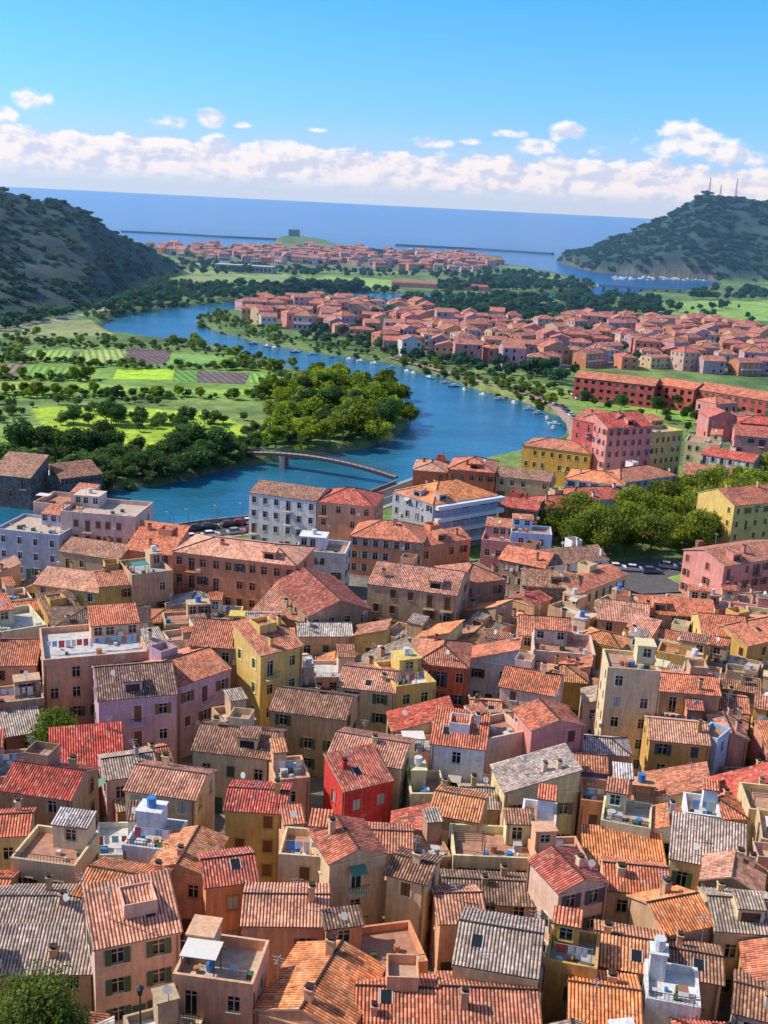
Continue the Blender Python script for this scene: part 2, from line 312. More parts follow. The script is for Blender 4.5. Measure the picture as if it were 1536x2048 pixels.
def chimney(mb,x,y,z,rng,wc):
    a=rng.uniform(.2,.34); t=rng.uniform(.7,1.4); mb.box(x-a,x+a,y-a,y+a,z-1,z+t,STUCCO,wc)
    mb.box(x-a-.08,x+a+.08,y-a-.08,y+a+.08,z+t,z+t+.08,STUCCO,wc,True); mb.box(x-a*.7,x+a*.7,y-a*.7,y+a*.7,z+t+.08,z+t+.25,TILES,(.35,.13,.08)); mb.box(x-a,x+a,y-a,y+a,z+t+.25,z+t+.31,TILES,(.35,.13,.08),True)
def antenna(mb,x,y,z,rng):
    t=rng.uniform(1.8,3.2); mb.box(x-.03,x+.03,y-.03,y+.03,z-1,z+t,PAINT,(.3,.3,.3))
    for k in range(3): mb.box(x-.5+.1*k,x+.5-.1*k,y-.02,y+.02,z+t-.15-.28*k,z+t-.11-.28*k,PAINT,(.35,.35,.35),True)
    mb.box(x-.02,x+.02,y-.6,y+.5,z+t-.3,z+t-.26,PAINT,(.35,.35,.35),True)
def dish(mb,x,y,z):
    mb.box(x-.03,x+.03,y-.03,y+.03,z-.6,z+.6,PAINT,(.4,.4,.4)); mb.tube((x,y-.05,z+.7),(x-.12,y-.2,z+.76),.1,.34,12,PAINT,(.5,.5,.48)); 
def laundry(mb,x0,x1,y,z,rng):
    for x in (x0,x1): mb.box(x-.03,x+.03,y-.03,y+.03,z,z+1.8,PAINT,(.4,.4,.4))
    mb.box(x0,x1,y-.01,y+.01,z+1.74,z+1.76,PAINT,(.6,.6,.6),True); x=x0+.2
    while x<x1-.6:
        w=rng.uniform(.35,.7); c=rng.choice([(.75,.75,.75),(.7,.72,.78),(.5,.08,.08),(.1,.2,.5),(.75,.7,.5),(.2,.45,.6)]); l=rng.uniform(.5,1.2)
        mb.face([(x,y+.03,z+1.74-l),(x+w,y+.05,z+1.74-l),(x+w,y,z+1.74),(x,y,z+1.74)],PAINT,c); x+=w+rng.uniform(.05,.3)
def railing(mb,x0,x1,y,z):
    mb.box(x0,x1,y-.02,y+.02,z+.55,z+.6,PAINT,(.08,.08,.08),True); x=x0
    while x<x1: mb.box(x,x+.03,y-.015,y+.015,z,z+.55,PAINT,(.08,.08,.08)); x+=.3
def house(w,d,h,kind,wc,rc,rng,det=1,wmat=STUCCO,extras=True,bal=.12,fh=3.1,balconies=False,skip=.15,sp=None,found=7.,ww=.9):
    mb=MB(); x0,x1,y0,y1=-w/2,w/2,0.,d; st=rng.choice([0,0,1,2]); shc=rng.choice(SHUT); sp=sp or rng.uniform(1.9,2.8)
    kw=dict(style=st,shc=shc,fh0=fh,sp=sp,skip=skip,ww=ww)
    facade(mb,(x0,y0),(x1,y0),-found,h,wc,rng,det,wmat,bal=bal,door=det>0,**kw)
    kw['skip']=max(.35,skip)
    facade(mb,(x1,y0),(x1,y1),-found,h,wc,rng,det,wmat,**kw); facade(mb,(x0,y1),(x0,y0),-found,h,wc,rng,det,wmat,**kw)
    mb.face([(x1,y1,-found),(x0,y1,-found),(x0,y1,h),(x1,y1,h)],wmat,wc)
    pitch=rng.uniform(.27,.42); corr=det>1
    if kind=='f':
        fc=rng.choice([(.42,.24,.17),(.48,.38,.30),(.62,.60,.58),(.40,.2,.13),(.5,.48,.46),(.34,.32,.31)])
        mb.face([(x0,y0,h),(x1,y0,h),(x1,y1,h),(x0,y1,h)],FLOOR,fc); t=.22; ph=rng.uniform(.45,1.0); pc=tuple(min(.8,c*1.12) for c in wc)
        for b in ((x0,x1,y0-.003,t),(x0,x1,y1-t,y1+.003)): mb.box(*b,h-.02,h+ph,STUCCO,wc,topcol=pc)
        for b in ((x0-.003,x0+t),(x1-t,x1+.003)): mb.box(*b,t+.001,y1-t-.001,h-.02,h+ph-.003,STUCCO,wc,topcol=pc)
        if det>1 and ph<.7: railing(mb,x0+.1,x1-.1,y0+.1,h+ph)
        if w>3.2 and d>3.2 and extras:
            hw=w*rng.uniform(.3,.55); hx=x0+.25 if rng.random()<.5 else x1-.25-hw; hd=d*rng.uniform(.3,.5)
            facade(mb,(hx,y1-.25-hd),(hx+hw,y1-.25-hd),h,h+2.3,pc,rng,det,STUCCO,skip=.1,fh0=2.3,sp=1.3)
            mb.face([(hx+hw,y1-.25-hd,h),(hx+hw,y1-.25,h),(hx+hw,y1-.25,h+2.3),(hx+hw,y1-.25-hd,h+2.3)],STUCCO,pc); mb.face([(hx,y1-.25,h),(hx,y1-.25-hd,h),(hx,y1-.25-hd,h+2.3),(hx,y1-.25,h+2.3)],STUCCO,pc)
            mb.face([(hx+hw,y1-.25,h),(hx,y1-.25,h),(hx,y1-.25,h+2.3),(hx+hw,y1-.25,h+2.3)],STUCCO,pc)
            if rng.random()<.7: roof(mb,hx,hx+hw,y1-.25-hd,y1-.25,h+2.3,'m',.22,corr,rc,pc,ov=.15)
            else:
                mb.box(hx-.1,hx+hw+.1,y1-.35-hd,y1-.15,h+2.3,h+2.45,STUCCO,pc,True)
                if rng.random()<.6: mb.tube((hx+hw/2,y1-.3-hd/2,h+2.5),(hx+hw/2,y1-.3-hd/2,h+3.4),.45,.45,10,PAINT,rng.choice([(.05,.2,.5),(.6,.6,.6),(.6,.6,.6)]))
            if rng.random()<.3: laundry(mb,x0+.5,x1-.5,rng.uniform(.6,max(.7,y1-hd-.6)),h,rng)
            for _ in range(rng.randint(3,9)):   # pots, tanks, crates on the terrace
                px=rng.uniform(x0+.6,x1-.6); py=rng.uniform(.5,max(.6,y1-hd-.8)); s=rng.uniform(.15,.4)
                if rng.random()<.5: mb.tube((px,py,h),(px,py,h+s*2),s,s*1.1,8,PAINT,rng.choice([(.05,.2,.45),(.5,.5,.48),(.45,.2,.1)]))
                else: mb.box(px-s,px+s,py-s,py+s,h,h+s*1.8,PAINT,rng.choice([(.6,.58,.55),(.3,.15,.08),(.05,.12,.05),(.05,.1,.04),(.45,.42,.4)]))
            if rng.random()<.3 and w>4.5:   # pergola / awning
                a=x0+.5;b=a+2.4; ac=rng.choice([None,None,None,None,(.05,.26,.18),(.7,.66,.58)])
                for px in (a,b):
                    for py in (.4,2.2): mb.box(px,px+.08,py,py+.08,h,h+2.2,PAINT,(.12,.08,.06))
                if ac: mb.box(a-.1,b+.2,.3,2.4,h+2.2,h+2.25,PAINT,ac,True)
                else:
                    for g in range(6): mb.box(a-.1,b+.2,.35+g*.33,.42+g*.33,h+2.2,h+2.26,PAINT,(.2,.13,.09),True)
            if rng.random()<.3: dish(mb,hx+hw*.5,y1-.3-hd,h+2.8)
    else:
        roof(mb,x0,x1,y0,y1,h,kind,pitch,corr,rc,wc,wmat,ov=rng.uniform(.12,.28))
        if det>0: mb.box(x0-.08,x1+.08,y0-.1,y0-.004,h-.22,h-.08,STUCCO,tuple(min(.8,c*1.15+.03) for c in wc),True)
        def rz(x,y):
            if kind=='g': return h+min(y-y0,y1-y)*pitch
            if kind=='x': return h+min(x-x0,x1-x)*pitch
            if kind=='m': return h+(y-y0)*pitch
            if kind=='s': return h+(x-x0)*pitch
            return h+min(y-y0,y1-y,x-x0,x1-x)*pitch
        if extras:
            for _ in range(rng.choice([0,1,1,2])):
                x=rng.uniform(x0+.6,x1-.6); y=rng.uniform(y0+.7,y1-.7); chimney(mb,x,y,rz(x,y),rng,vary(wc,.2,rng))
            if det>0 and rng.random()<.6:
                x=rng.uniform(x0+.6,x1-.6); y=rng.uniform(y0+.7,y1-.7); antenna(mb,x,y,rz(x,y),rng)
            if det>0 and rng.random()<.15:
                x=rng.uniform(x0+.6,x1-.6); y=rng.uniform(y0+.7,y1-.7); dish(mb,x,y,rz(x,y)+.4)
            if det>1 and rng.random()<.14 and kind in 'gm' and w>3.6:   # skylight
                x=rng.uniform(x0+1,x1-1.5); y=rng.uniform(y0+.6,y0+(y1-y0)*.3); z=rz(x,y)+.17
                mb.face([(x,y,z),(x+.8,y,z),(x+.8,y+1,z+pitch),(x,y+1,z+pitch)],GLASS,(.1,.1,.1))
                for q in ((x-.08,x),(x+.8,x+.88)): mb.face([(q[0],y-.05,z+.03),(q[1],y-.05,z+.03),(q[1],y+1.05,z+.03+1.05*pitch),(q[0],y+1.05,z+.03+1.05*pitch)],PAINT,(.5,.5,.5))
            if det>0 and kind in 'gh' and w>5.5 and d>5 and rng.random()<.3:   # roof altana
                a=rng.uniform(x0+.8,x1-3.2); b=a+2.2; y=y0+.9; z=rz((a+b)/2,y); mb.box(a,b,y,y+1.9,z-.5,z+1.3,STUCCO,wc); mb.box(a+.3,b-.3,y-.01,y+.05,z+.1,z+1.0,GLASS,(0,0,0)); roof(mb,a,b,y,y+1.9,z+1.3,'m',.2,corr,rc,wc,ov=.12)
            if det>0 and kind in 'ghm' and w>5 and d>4.6 and rng.random()<.22:   # roof terrace sunk in tiles
                a=rng.uniform(x0+.6,x1-3.2); b=a+rng.uniform(2,2.5); y=y1-3.2; z=rz((a+b)/2,y)+.5; mb.box(a,b,y,y+2.4,z-1.6,z,STUCCO,wc,topmat=FLOOR,topcol=(.45,.3,.22)); 
                for q in ((a,b,y-.1,y),(a,b,y+2.4,y+2.5)): mb.box(*q,z-1.5,z+.8,STUCCO,wc)
                for q in ((a-.1,a),(b,b+.1)): mb.box(*q,y-.1,y+2.5,z-1.5,z+.797,STUCCO,wc)
    if balconies:
        nf=max(1,int(round(h/fh))); f=h/nf
        for k in range(1,nf+1): mb.box(x0+.3,x1+.8,-1.5,-.004,k*f-1.0,k*f-.15,PAINT,(.7,.7,.7),True)
    return mb
PLACED=[]
def corners(x,y,yaw,w,d):
    c,s=math.cos(yaw),math.sin(yaw); return [(x+a*c-b*s,y+a*s+b*c) for a,b in ((-w/2,0),(w/2,0),(w/2,d),(-w/2,d))]
def sat(A,B):
    for Q in (A,B):
        for i in range(2):
            ex,ey=Q[i+1][0]-Q[i][0],Q[i+1][1]-Q[i][1]
            a=[p[0]*ex+p[1]*ey for p in A]; b=[p[0]*ex+p[1]*ey for p in B]
            if max(a)<=min(b) or max(b)<=min(a): return False
    return True
W=dict(peach=(.80,.42,.24),cream=(.81,.60,.33),yellow=(.79,.53,.15),pink=(.80,.32,.26),lilac=(.64,.42,.46),salmon=(.79,.32,.16),tan=(.60,.39,.22),white=(.82,.78,.72),grey=(.50,.51,.56),
 redor=(.68,.15,.06),blush=(.82,.54,.41),ochre=(.70,.41,.11),brown=(.42,.25,.15),red=(.70,.05,.04),blue=(.24,.32,.70),lblue=(.46,.60,.78),brick=(.60,.11,.09),orange=(.80,.40,.07),stone=(.50,.36,.22),gstone=(.26,.21,.17),pale=(.74,.68,.42))
R=dict(t=(.64,.175,.085),o=(.76,.25,.085),b=(.36,.15,.085),p=(.74,.32,.20),r=(.54,.075,.05),g=(.44,.35,.29),d=(.17,.09,.07),w=(.56,.50,.45))
def H(uL,vL,uR,vR,h,d,kind,wall,rc,name='town_house',**k):
    rng=random.Random(int(uL*7+vL*13+uR)); um,vm=(uL+uR)/2,(vL+vR)/2
    x,y,z=P(um,vm,h); 
    if y>250: x,y=at_z(um,vm,2+h); z=2+h
    a=at_z(uL,vL,z); b=at_z(uR,vR,z); w=math.hypot(b[0]-a[0],b[1]-a[1]); yaw=math.atan2(b[1]-a[1],b[0]-a[0])
    if vm>1400: d=min(d,max(4.2,w*1.15))
    yaw=max(-.9,min(.9,yaw)); R_=math.hypot(x,y); det=k.pop('det',2 if R_<175 else (1 if R_<400 else 0))
    wm=k.pop('wmat',STUCCO); mb=house(w,d,h,kind,vary(W[wall],.06,rng),vary(R[rc],.1,rng),rng,det,wm,**k)
    mb.obj(name,(x,y,z-h),yaw); PLACED.append(corners(x,y,yaw,w,d))
HL=[
(498,985,632,1003,12,11,'g','white','b'),(634,1003,748,1014,12,11,'h','peach','r'),(700,1072,846,1086,8,11,'h','salmon','t'),
(842,1094,942,1078,7,8,'g','salmon','t'),(345,1103,590,1132,12.5,11,'h','salmon','p'),(588,1108,690,1116,8,8,'f','white','t'),(120,1030,270,1042,12,11,'f','blush','t'),(66,1012,165,1022,11,9,'f','blush','t'),(-10,1062,118,1076,9,11,'f','grey','t'),
(118,1102,236,1120,7,9,'g','tan','b'),(250,1098,342,1110,8,8,'m','salmon','t'),(68,1168,196,1186,8,9,'g','yellow','p'),(198,1174,272,1168,9,8,'g','ochre','t'),(264,1160,346,1150,10,8,'f','tan','t'),
(735,1168,912,1192,11,12,'g','tan','p'),(618,1232,742,1218,9,16,'x','brown','r'),(505,1222,612,1245,7,8,'m','cream','p'),(925,1168,1012,1158,10,10,'h','brown','t'),(1160,1188,1256,1150,9,7,'g','cream','t'),
(962,1086,1080,1098,7,9,'f','pink','t'),(1022,1068,1104,1074,9,6,'f','lblue','t'),(998,1118,1088,1136,8,9,'g','brown','t'),(1090,1132,1218,1120,8,9,'g','white','b'),
(1450,1132,1580,1112,9,11,'g','pink','t'),(1195,1238,1296,1250,8,9,'g','peach','p'),(1284,1226,1432,1236,8,9,'g','peach','t'),(1405,1270,1498,1277,9,9,'g','yellow','t'),(1496,1292,1590,1272,9,10,'g','ochre','t'),
(1040,1270,1142,1277,8,8,'g','peach','t'),(1066,1312,1190,1322,7,8,'f','blush','t'),(830,1327,936,1337,9.5,9,'h','redor','t'),(675,1374,790,1387,8,8,'g','cream','p'),(792,1387,872,1377,8,8,'f','yellow','t'),
(522,1312,606,1292,13,7,'m','yellow','t'),(380,1290,518,1300,12,9,'g','tan','t'),(198,1402,354,1388,10,10,'g','lilac','d'),(356,1374,462,1338,10,9,'g','lilac','t'),(88,1332,296,1314,11,11,'f','peach','t'),
(96,1264,300,1258,8,10,'h','pale','d'),(0,1277,94,1262,9,9,'f','pale','t'),(-30,1332,72,1330,9,9,'g','peach','t'),(1215,1342,1320,1350,14,6,'f','cream','t'),
(1064,1462,1170,1452,11,5.5,'x','pink','t'),(862,1487,970,1500,9,5,'m','white','t'),(972,1492,1056,1474,9,5,'f','blush','t'),(655,1512,800,1537,8,7,'g','cream','p'),(1150,1540,1213,1546,7.5,5,'g','blue','t'),
(1394,1474,1434,1488,8,4,'f','lblue','t'),(690,1584,786,1562,7,5,'m','red','r'),(450,1620,568,1627,8,5.5,'g','yellow','r'),(858,1628,958,1646,7,6.5,'g','tan','o'),(660,1728,772,1706,9.5,5.5,'x','cream','t'),
(556,1722,658,1730,8,4.5,'f','cream','t'),(774,1748,852,1768,8,4.8,'g','cream','b'),(300,1735,412,1750,7,6,'x','peach','o'),(412,1775,516,1762,7,6,'g','salmon','r'),(1118,1788,1216,1766,8,5.2,'x','blush','r'),
(1214,1778,1338,1790,6.5,5,'g','cream','t'),(1190,1928,1328,1952,6.5,5.5,'g','peach','o'),(1090,1938,1192,1958,7,4.5,'f','ochre','t'),(905,1928,1076,1958,8,7,'g','cream','g'),(485,1850,655,1852,7,5.5,'g','peach','p'),
(508,2020,694,2075,6.5,8,'x','peach','o'),(712,2060,880,2066,6,6,'g','peach','t'),(884,2068,1082,2076,6,6.5,'g','tan','t'),(345,1968,505,1990,8,5,'f','peach','t'),(190,1898,362,1862,8,5,'m','blush','p'),
(-30,1852,180,1852,6,5.5,'g','tan','g'),(-30,1950,182,1946,5,4.2,'m','tan','g'),(1430,1862,1570,1872,7,6,'g','cream','g'),(1330,1870,1428,1850,7,5.5,'g','tan','o'),(1140,2040,1280,2060,6,6,'g','peach','o'),(1290,2010,1400,2030,6.5,5,'f','white','t'),
(245,1700,340,1712,7,5.5,'f','white','t'),(20,1728,150,1745,7,5.5,'f','cream','w'),(150,1790,290,1815,7,5.5,'g','salmon','o'),(1370,1640,1440,1650,8,5,'f','white','t'),(1200,1650,1300,1668,7,5,'f','pale','t'),
(1300,1660,1380,1672,7,5,'x','white','o'),(1040,1655,1110,1665,7,4.5,'f','white','t'),(0,1580,140,1600,8,6.5,'g','brown','r'),(250,1580,390,1600,8,6,'g','cream','p'),(1300,1480,1420,1492,8,6.5,'g','ochre','p'),
(1320,1382,1440,1392,9,7,'g','tan','t'),(1000,1372,1110,1392,8,7,'g','blush','t'),(540,1420,690,1440,8,7,'g','tan','b'),(385,1500,540,1518,7.5,7,'g','cream','b'),
# right bank
(1470,1012,1600,1000,12,12,'g','yellow','t'),(1130,958,1248,972,8,12,'h','white','o'),(1242,966,1356,950,8,11,'h','white','t'),(1366,948,1462,958,8,10,'g','pink','t'),(1402,908,1505,925,8,10,'g','white','r'),(1370,885,1440,893,9,10,'f','cream','t'),
(1470,870,1580,880,9,12,'g','pink','r'),(1480,845,1600,855,9,10,'h','brick','r'),(1300,872,1366,866,15,12,'f','yellow','t'),(1045,890,1180,908,10,12,'h','orange','t'),(896,938,990,946,10,13,'h','redor','t'),(826,940,894,945,9,12,'h','redor','p'),
(992,952,1100,964,9,10,'g','tan','b'),(998,1012,1076,1022,8,8,'g','redor','r'),(1078,1018,1180,1012,8,10,'h','tan','r'),(1136,1002,1272,996,7,10,'h','white','r'),
]
for t in HL: H(*t)
H(1052,1172,1158,1178,9,9,'g','stone','b',wmat=STONE,name='stone_house',skip=.4)
H(868,1010,998,990,11,14,'h','grey','o',balconies=True,bal=0); H(785,984,866,1008,11,10,'h','grey','t')
H(1146,838,1214,852,18,13,'g','brick','r',name='apartment_block',fh=3.0,skip=.1); H(1216,856,1306,852,18,14,'g','pink','r',name='apartment_block',skip=.05)
for t in ((1148,754,1308,772),(1312,768,1388,780),(1390,778,1560,806)):
    H(*t,9,13,'g','brick','t',name='brick_school_building',skip=0,sp=3.0,extras=False,det=0,ww=1.6)
# dense old-town fabric
tree_xy=P(110,1480,5)[:2]; PLACED.append(corners(tree_xy[0],tree_xy[1]-2.6,0,4.6,4.6))
TOWN=poly([(-500,1170),(100,1210),(300,1260),(600,1295),(760,1285),(960,1245),(1060,1250),(1200,1268),(1290,1278),(1480,1235),(2000,1190),(3000,2600),(-1600,2600)],3.0)
pal=['tan','peach','cream','blush','tan','yellow','salmon','cream','peach','pink','ochre','white','stone','tan','cream','pale','lilac','peach','blush','peach','white','brown','cream','salmon','ochre']
rp=['t','t','o','b','p','r','t','g','b','p','t','o','b','d','b','r','g','w']
rng=random.Random(11); yy=58.; cnt=0; row=0
while yy<225:
    dd=rng.uniform(4.2,6.0); xx=-(.42*yy+26); xm=.42*yy+26
    while xx<xm:
        w=rng.uniform(3.8,8.2); x=xx+w/2; yaw=.42*math.sin(x/29+yy/41)+.3*math.sin(yy/17+x/50)+rng.uniform(-.18,.18); y=yy+rng.uniform(-1.2,1.2)
        xx+=w+ (rng.uniform(.8,1.8) if rng.random()<.14 else .02)
        if not inside(TOWN,np.array([x]),np.array([y+dd/2]))[0]: continue
        small=corners(x,y+dd*.1,yaw,w*.74,dd*.76)
        if any(sat(small,q) for q in PLACED if abs(q[0][0]-x)<30 and abs(q[0][1]-y)<30):
            w=min(w,3.8); small=corners(x,y+dd*.15,yaw,w*.8,dd*.7)
            if any(sat(small,q) for q in PLACED if abs(q[0][0]-x)<30 and abs(q[0][1]-y)<30): continue
        h=rng.choice([4.2,4.8,5.2,5.6,6,6.5,7,7.6]); kind=rng.choice('gggmmxxsshfffff' if w>3.6 else 'gmsxmf'); wn=rng.choice(pal)
        if yy<85: h=min(h,6)
        det=2 if math.hypot(x,y)<175 else 1; dh=dd*rng.uniform(.85,1.12)
        mb=house(w,dh,h,kind,vary(W[wn],.12,rng),vary(R[rng.choice(rp)],.15,rng),rng,det,STONE if wn in('stone',) else STUCCO)
        if w>4 and rng.random()<.4:   # lean-to annex in front
            a=-w/2+rng.uniform(0,w*.4); b=a+w*rng.uniform(.35,.55); wc2=vary(W[rng.choice(pal)],.1,rng); hh=h*rng.uniform(.45,.7)
            mb.box(a,b,-1.6,-.01,-7,hh,STUCCO,wc2); roof(mb,a,b,-1.6,-.01,hh,'m',.3,det>1,vary(R[rng.choice(rp)],.1,rng),wc2,ov=.12)
        mb.obj('town_house',(x,y,G(x,y+dd/2)),yaw); cnt+=1
    yy+=dd+ (rng.uniform(.8,1.5) if row%2 else .1); row+=1
print('filler houses',cnt)
# villages
vm=[]
vp=['pink','blush','salmon','lilac','pink','lilac','peach','white','salmon','cream']
for i in range(22):
    r=random.Random(i+50); w=r.uniform(9,14); d=r.uniform(8,11); mb=house(w,d,r.choice([6,6.5,8.5,7]),r.choice('ghhghx'),vary(tuple(x*.85 for x in W[vp[i%10]]),.12,r),vary((r.uniform(.46,.62),r.uniform(.12,.20),r.uniform(.09,.14)),.12,r),r,0,extras=True,sp=2.8,skip=.1,ww=1.1)
    if r.random()<.5: mb.box(-w/2+1,w/2-1,-1.3,-.004,2.9,3.6,PAINT,(.6,.56,.52),True)
    vm.append(mb.mesh('village_house'))
def scatter_pts(pl,n,mind,rng,avoid_water=4,clump=0):
    x0,y0=pl.min(0); x1,y1=pl.max(0); out=[]
    X=np.array([rng.uniform(x0,x1) for _ in range(n*14)]); Y=np.array([rng.uniform(y0,y1) for _ in range(n*14)])
    ok=inside(pl,X,Y); X=X[ok];Y=Y[ok]; 
    if len(X)==0: return []
    if clump: ok=fbm(X/22,Y/22,88)>clump; X=X[ok];Y=Y[ok]
    z,sd,hh=GV(X,Y); cell={}
    for x,y,zz,s in zip(X,Y,z,sd):
        if s<avoid_water: continue
        k=(int(x//mind),int(y//mind))
        bad=False
        for i in (-1,0,1):
            for j in (-1,0,1):
                for (a,b) in cell.get((k[0]+i,k[1]+j),()):
                    if (a-x)**2+(b-y)**2<mind*mind: bad=True
        if bad: continue
        cell.setdefault(k,[]).append((x,y))
        out.append((x,y,zz))
        if len(out)>=n: break
    return out
VILL=[poly([(480,614),(620,604),(820,616),(900,640),(1100,652),(1200,642),(1380,650),(1540,672),(1800,700),(1800,775),(1540,752),(1300,738),(1150,735),(1060,742),(960,727),(860,712),(730,690),(650,662),(540,655),(480,642)]),
      poly([(1420,812),(1560,825),(1640,850),(1640,900),(1380,880)])]
for pl,n in ((VILL[0],330),(VILL[1],9)):
    for x,y,z in scatter_pts(pl,n,13.6,rng,9):
        q=corners(x,y,0,14,12)
        if any(sat(q,p) for p in PLACED if abs(p[0][0]-x)<70 and abs(p[0][1]-y)<70): continue
        put('village_house',rng.choice(vm),(x,y-5,2),rng.choice([0,.3,-.25,.5,1.57])+rng.uniform(-.1,.1)+.15,(1,1,rng.uniform(.85,1.25)))
SEAV=poly([(285,492),(380,497),(520,498),(640,500),(960,514),(1005,532),(960,548),(800,540),(700,535),(540,530),(440,524),(320,510)])
for x,y,z in scatter_pts(SEAV,240,16,rng,8): put('seaside_house',rng.choice(vm),(x,y,z-.3),rng.uniform(-.5,.5),(1.1,1,rng.uniform(.8,1.3)))
mb=MB(); mb.box(-30,30,0,18,-1,7,STUCCO,(.32,.33,.35),topcol=(.45,.45,.48),topmat=FLOOR)
for k in range(14): mb.box(-28+4.1*k,-25.5+4.1*k,-.05,.2,2,5,GLASS,(.02,.02,.02))
x,y=at_z(487,545); mb.obj('warehouse',(x,y,2),-.1)
mb=MB(); mb.box(-45,45,0,10,-1,4,STUCCO,W['pink']); roof(mb,-45,45,0,10,4,'g',.3,False,R['r'],W['pink']); x,y=at_z(880,578); mb.obj('long_barn',(x,y,2),-.05)
# coastal tower on its headland
x,y=ISL; z=float(GV(np.array([x]),np.array([y]))[0][0]); mb=MB(); mb.box(-9,9,-7,7,-2,11,STONE,(.22,.24,.27)); mb.box(-9.5,9.5,-7.5,7.5,10,11.5,STONE,(.24,.26,.28),True)
for k in range(6): mb.box(-9+3.3*k,-7.4+3.3*k,-7.5,-6.9,11.5,12.6,STONE,(.22,.24,.27))
mb.obj('coastal_tower',(x,y,z-1))
# ---------------------------------------------------------------- terrain
az=np.radians(np.arange(-56,56.01,.2)); rr=[4.]
while rr[-1]<9000: rr.append(rr[-1]*(1.03 if rr[-1]<40 else (1.0085 if rr[-1]<2600 else 1.05)))
rr=np.array(rr); AZ,RR=np.meshgrid(az,rr); TX=(RR*np.sin(AZ)).ravel(); TY=(RR*np.cos(AZ)).ravel()
TZ,SD,HH=GV(TX,TY); TZ=np.where(np.hypot(TX,TY)>2600,np.minimum(TZ,-4),TZ)
n1=fbm(TX/60,TY/60,21); n2=fbm(TX/14,TY/14,31)
def lerp(a,b,t): return a*(1-t[:,None])+b*t[:,None]
C=lerp(np.array([[.08,.17,.04]]),np.array([[.22,.31,.07]]),np.clip((n1-.3)*2.2,0,1)); C=lerp(C,np.array([[.04,.09,.03]]),np.clip((n2-.44)*4,0,1)*.7)
hillc=lerp(np.array([[.008,.036,.036]]),np.array([[.022,.07,.05]]),np.clip((n2-.35)*2.5,0,1)); hillc=lerp(hillc,np.array([[.07,.10,.095]]),np.clip((fbm(TX/22,TY/22,77)-.60)*6,0,1)*.5)  # teal cast of the hills paints distance haze into the ground colour
C=lerp(C,hillc,np.clip(HH/5,0,1))
tw=inside(TOWN,TX,TY)|(np.hypot(TX,TY)<225); C[tw]=(.19,.165,.14)
cs_=np.hypot(TX,TY)<62; C[cs_]=lerp(np.array([[.10,.10,.06]]),np.array([[.05,.08,.03]]),np.clip((n2[cs_]-.35)*4,0,1))
for V in VILL+[SEAV]:
    i=inside(V,TX,TY); C[i]=lerp(np.array([[.17,.16,.12]]),np.array([[.08,.14,.06]]),np.clip((n2[i]-.4)*3,0,1))
for pl,c in ((poly([(330,520),(560,540),(600,565),(400,575),(360,560)]),(.28,.38,.14)),(poly([(600,548),(800,560),(790,578),(620,572)]),(.30,.50,.08)),(poly([(1310,603),(1700,598),(1700,645),(1400,640)]),(.28,.50,.08)),
  (poly([(60,812),(430,822),(500,860),(430,905),(250,900),(100,880)]),(.46,.64,.02)),(poly([(0,640),(180,640),(230,672),(60,680),(0,675)]),(.34,.36,.15)),(poly([(0,850),(90,850),(90,885),(0,890)]),(.3,.5,.06)),
  (poly([(1160,800),(1560,840),(1560,870),(1160,815)]),(.22,.42,.06)),(poly([(700,500),(1000,520),(1010,528),(640,500)]),(.35,.32,.24)),(poly([(780,590),(930,590),(900,600),(780,600)]),(.28,.25,.18)),(poly([(-200,695),(560,735),(640,770),(540,800),(-200,800)]),(.20,.36,.05))):
    i=inside(pl,TX,TY); C[i]=C[i]*.35+np.array(c)*.65
bk=(SD<4)&(SD>-6); C[bk]=C[bk]*.5+np.array([.16,.13,.08])*.5
nr,na=AZ.shape; idx=np.arange(nr*na).reshape(nr,na); Q=np.stack([idx[:-1,:-1],idx[:-1,1:],idx[1:,1:],idx[1:,:-1]],-1).reshape(-1,4)[:, ::-1]
me=bpy.data.meshes.new('ground'); me.vertices.add(nr*na); me.vertices.foreach_set('co',np.stack([TX,TY,TZ],1).astype(np.float32).ravel())
me.loops.add(Q.size); me.loops.foreach_set('vertex_index',Q.astype(np.int32).ravel()); me.polygons.add(len(Q)); me.polygons.foreach_set('loop_start',np.arange(0,Q.size,4,dtype=np.int32)); me.polygons.foreach_set('loop_total',np.full(len(Q),4,np.int32))
me.update(); me.validate(); at=me.attributes.new('Col','FLOAT_COLOR','POINT'); at.data.foreach_set('color',np.concatenate([C,np.ones((len(C),1))],1).astype(np.float32).ravel())
me.materials.append(MATS[GROUND]); me.polygons.foreach_set('use_smooth',np.ones(len(Q),bool)); put('ground',me,(0,0,0))
def sheet(name,x0,x1,y0,y1,z,mat):
    me=bpy.data.meshes.new(name); me.from_pydata([(x0,y0,z),(x1,y0,z),(x1,y1,z),(x0,y1,z)],[],[(0,1,2,3)]); me.materials.append(mat); put(name,me,(0,0,0))
sheet('river',-2500,2500,90,1060,0,mat_water('river_water',(.015,.11,.18),.55,.45,.10,.75))
sheet('sea',-70000,70000,1060,70000,0,mat_water('sea_water',(.002,.07,.21),.09,4.0,.18,1.,.22))
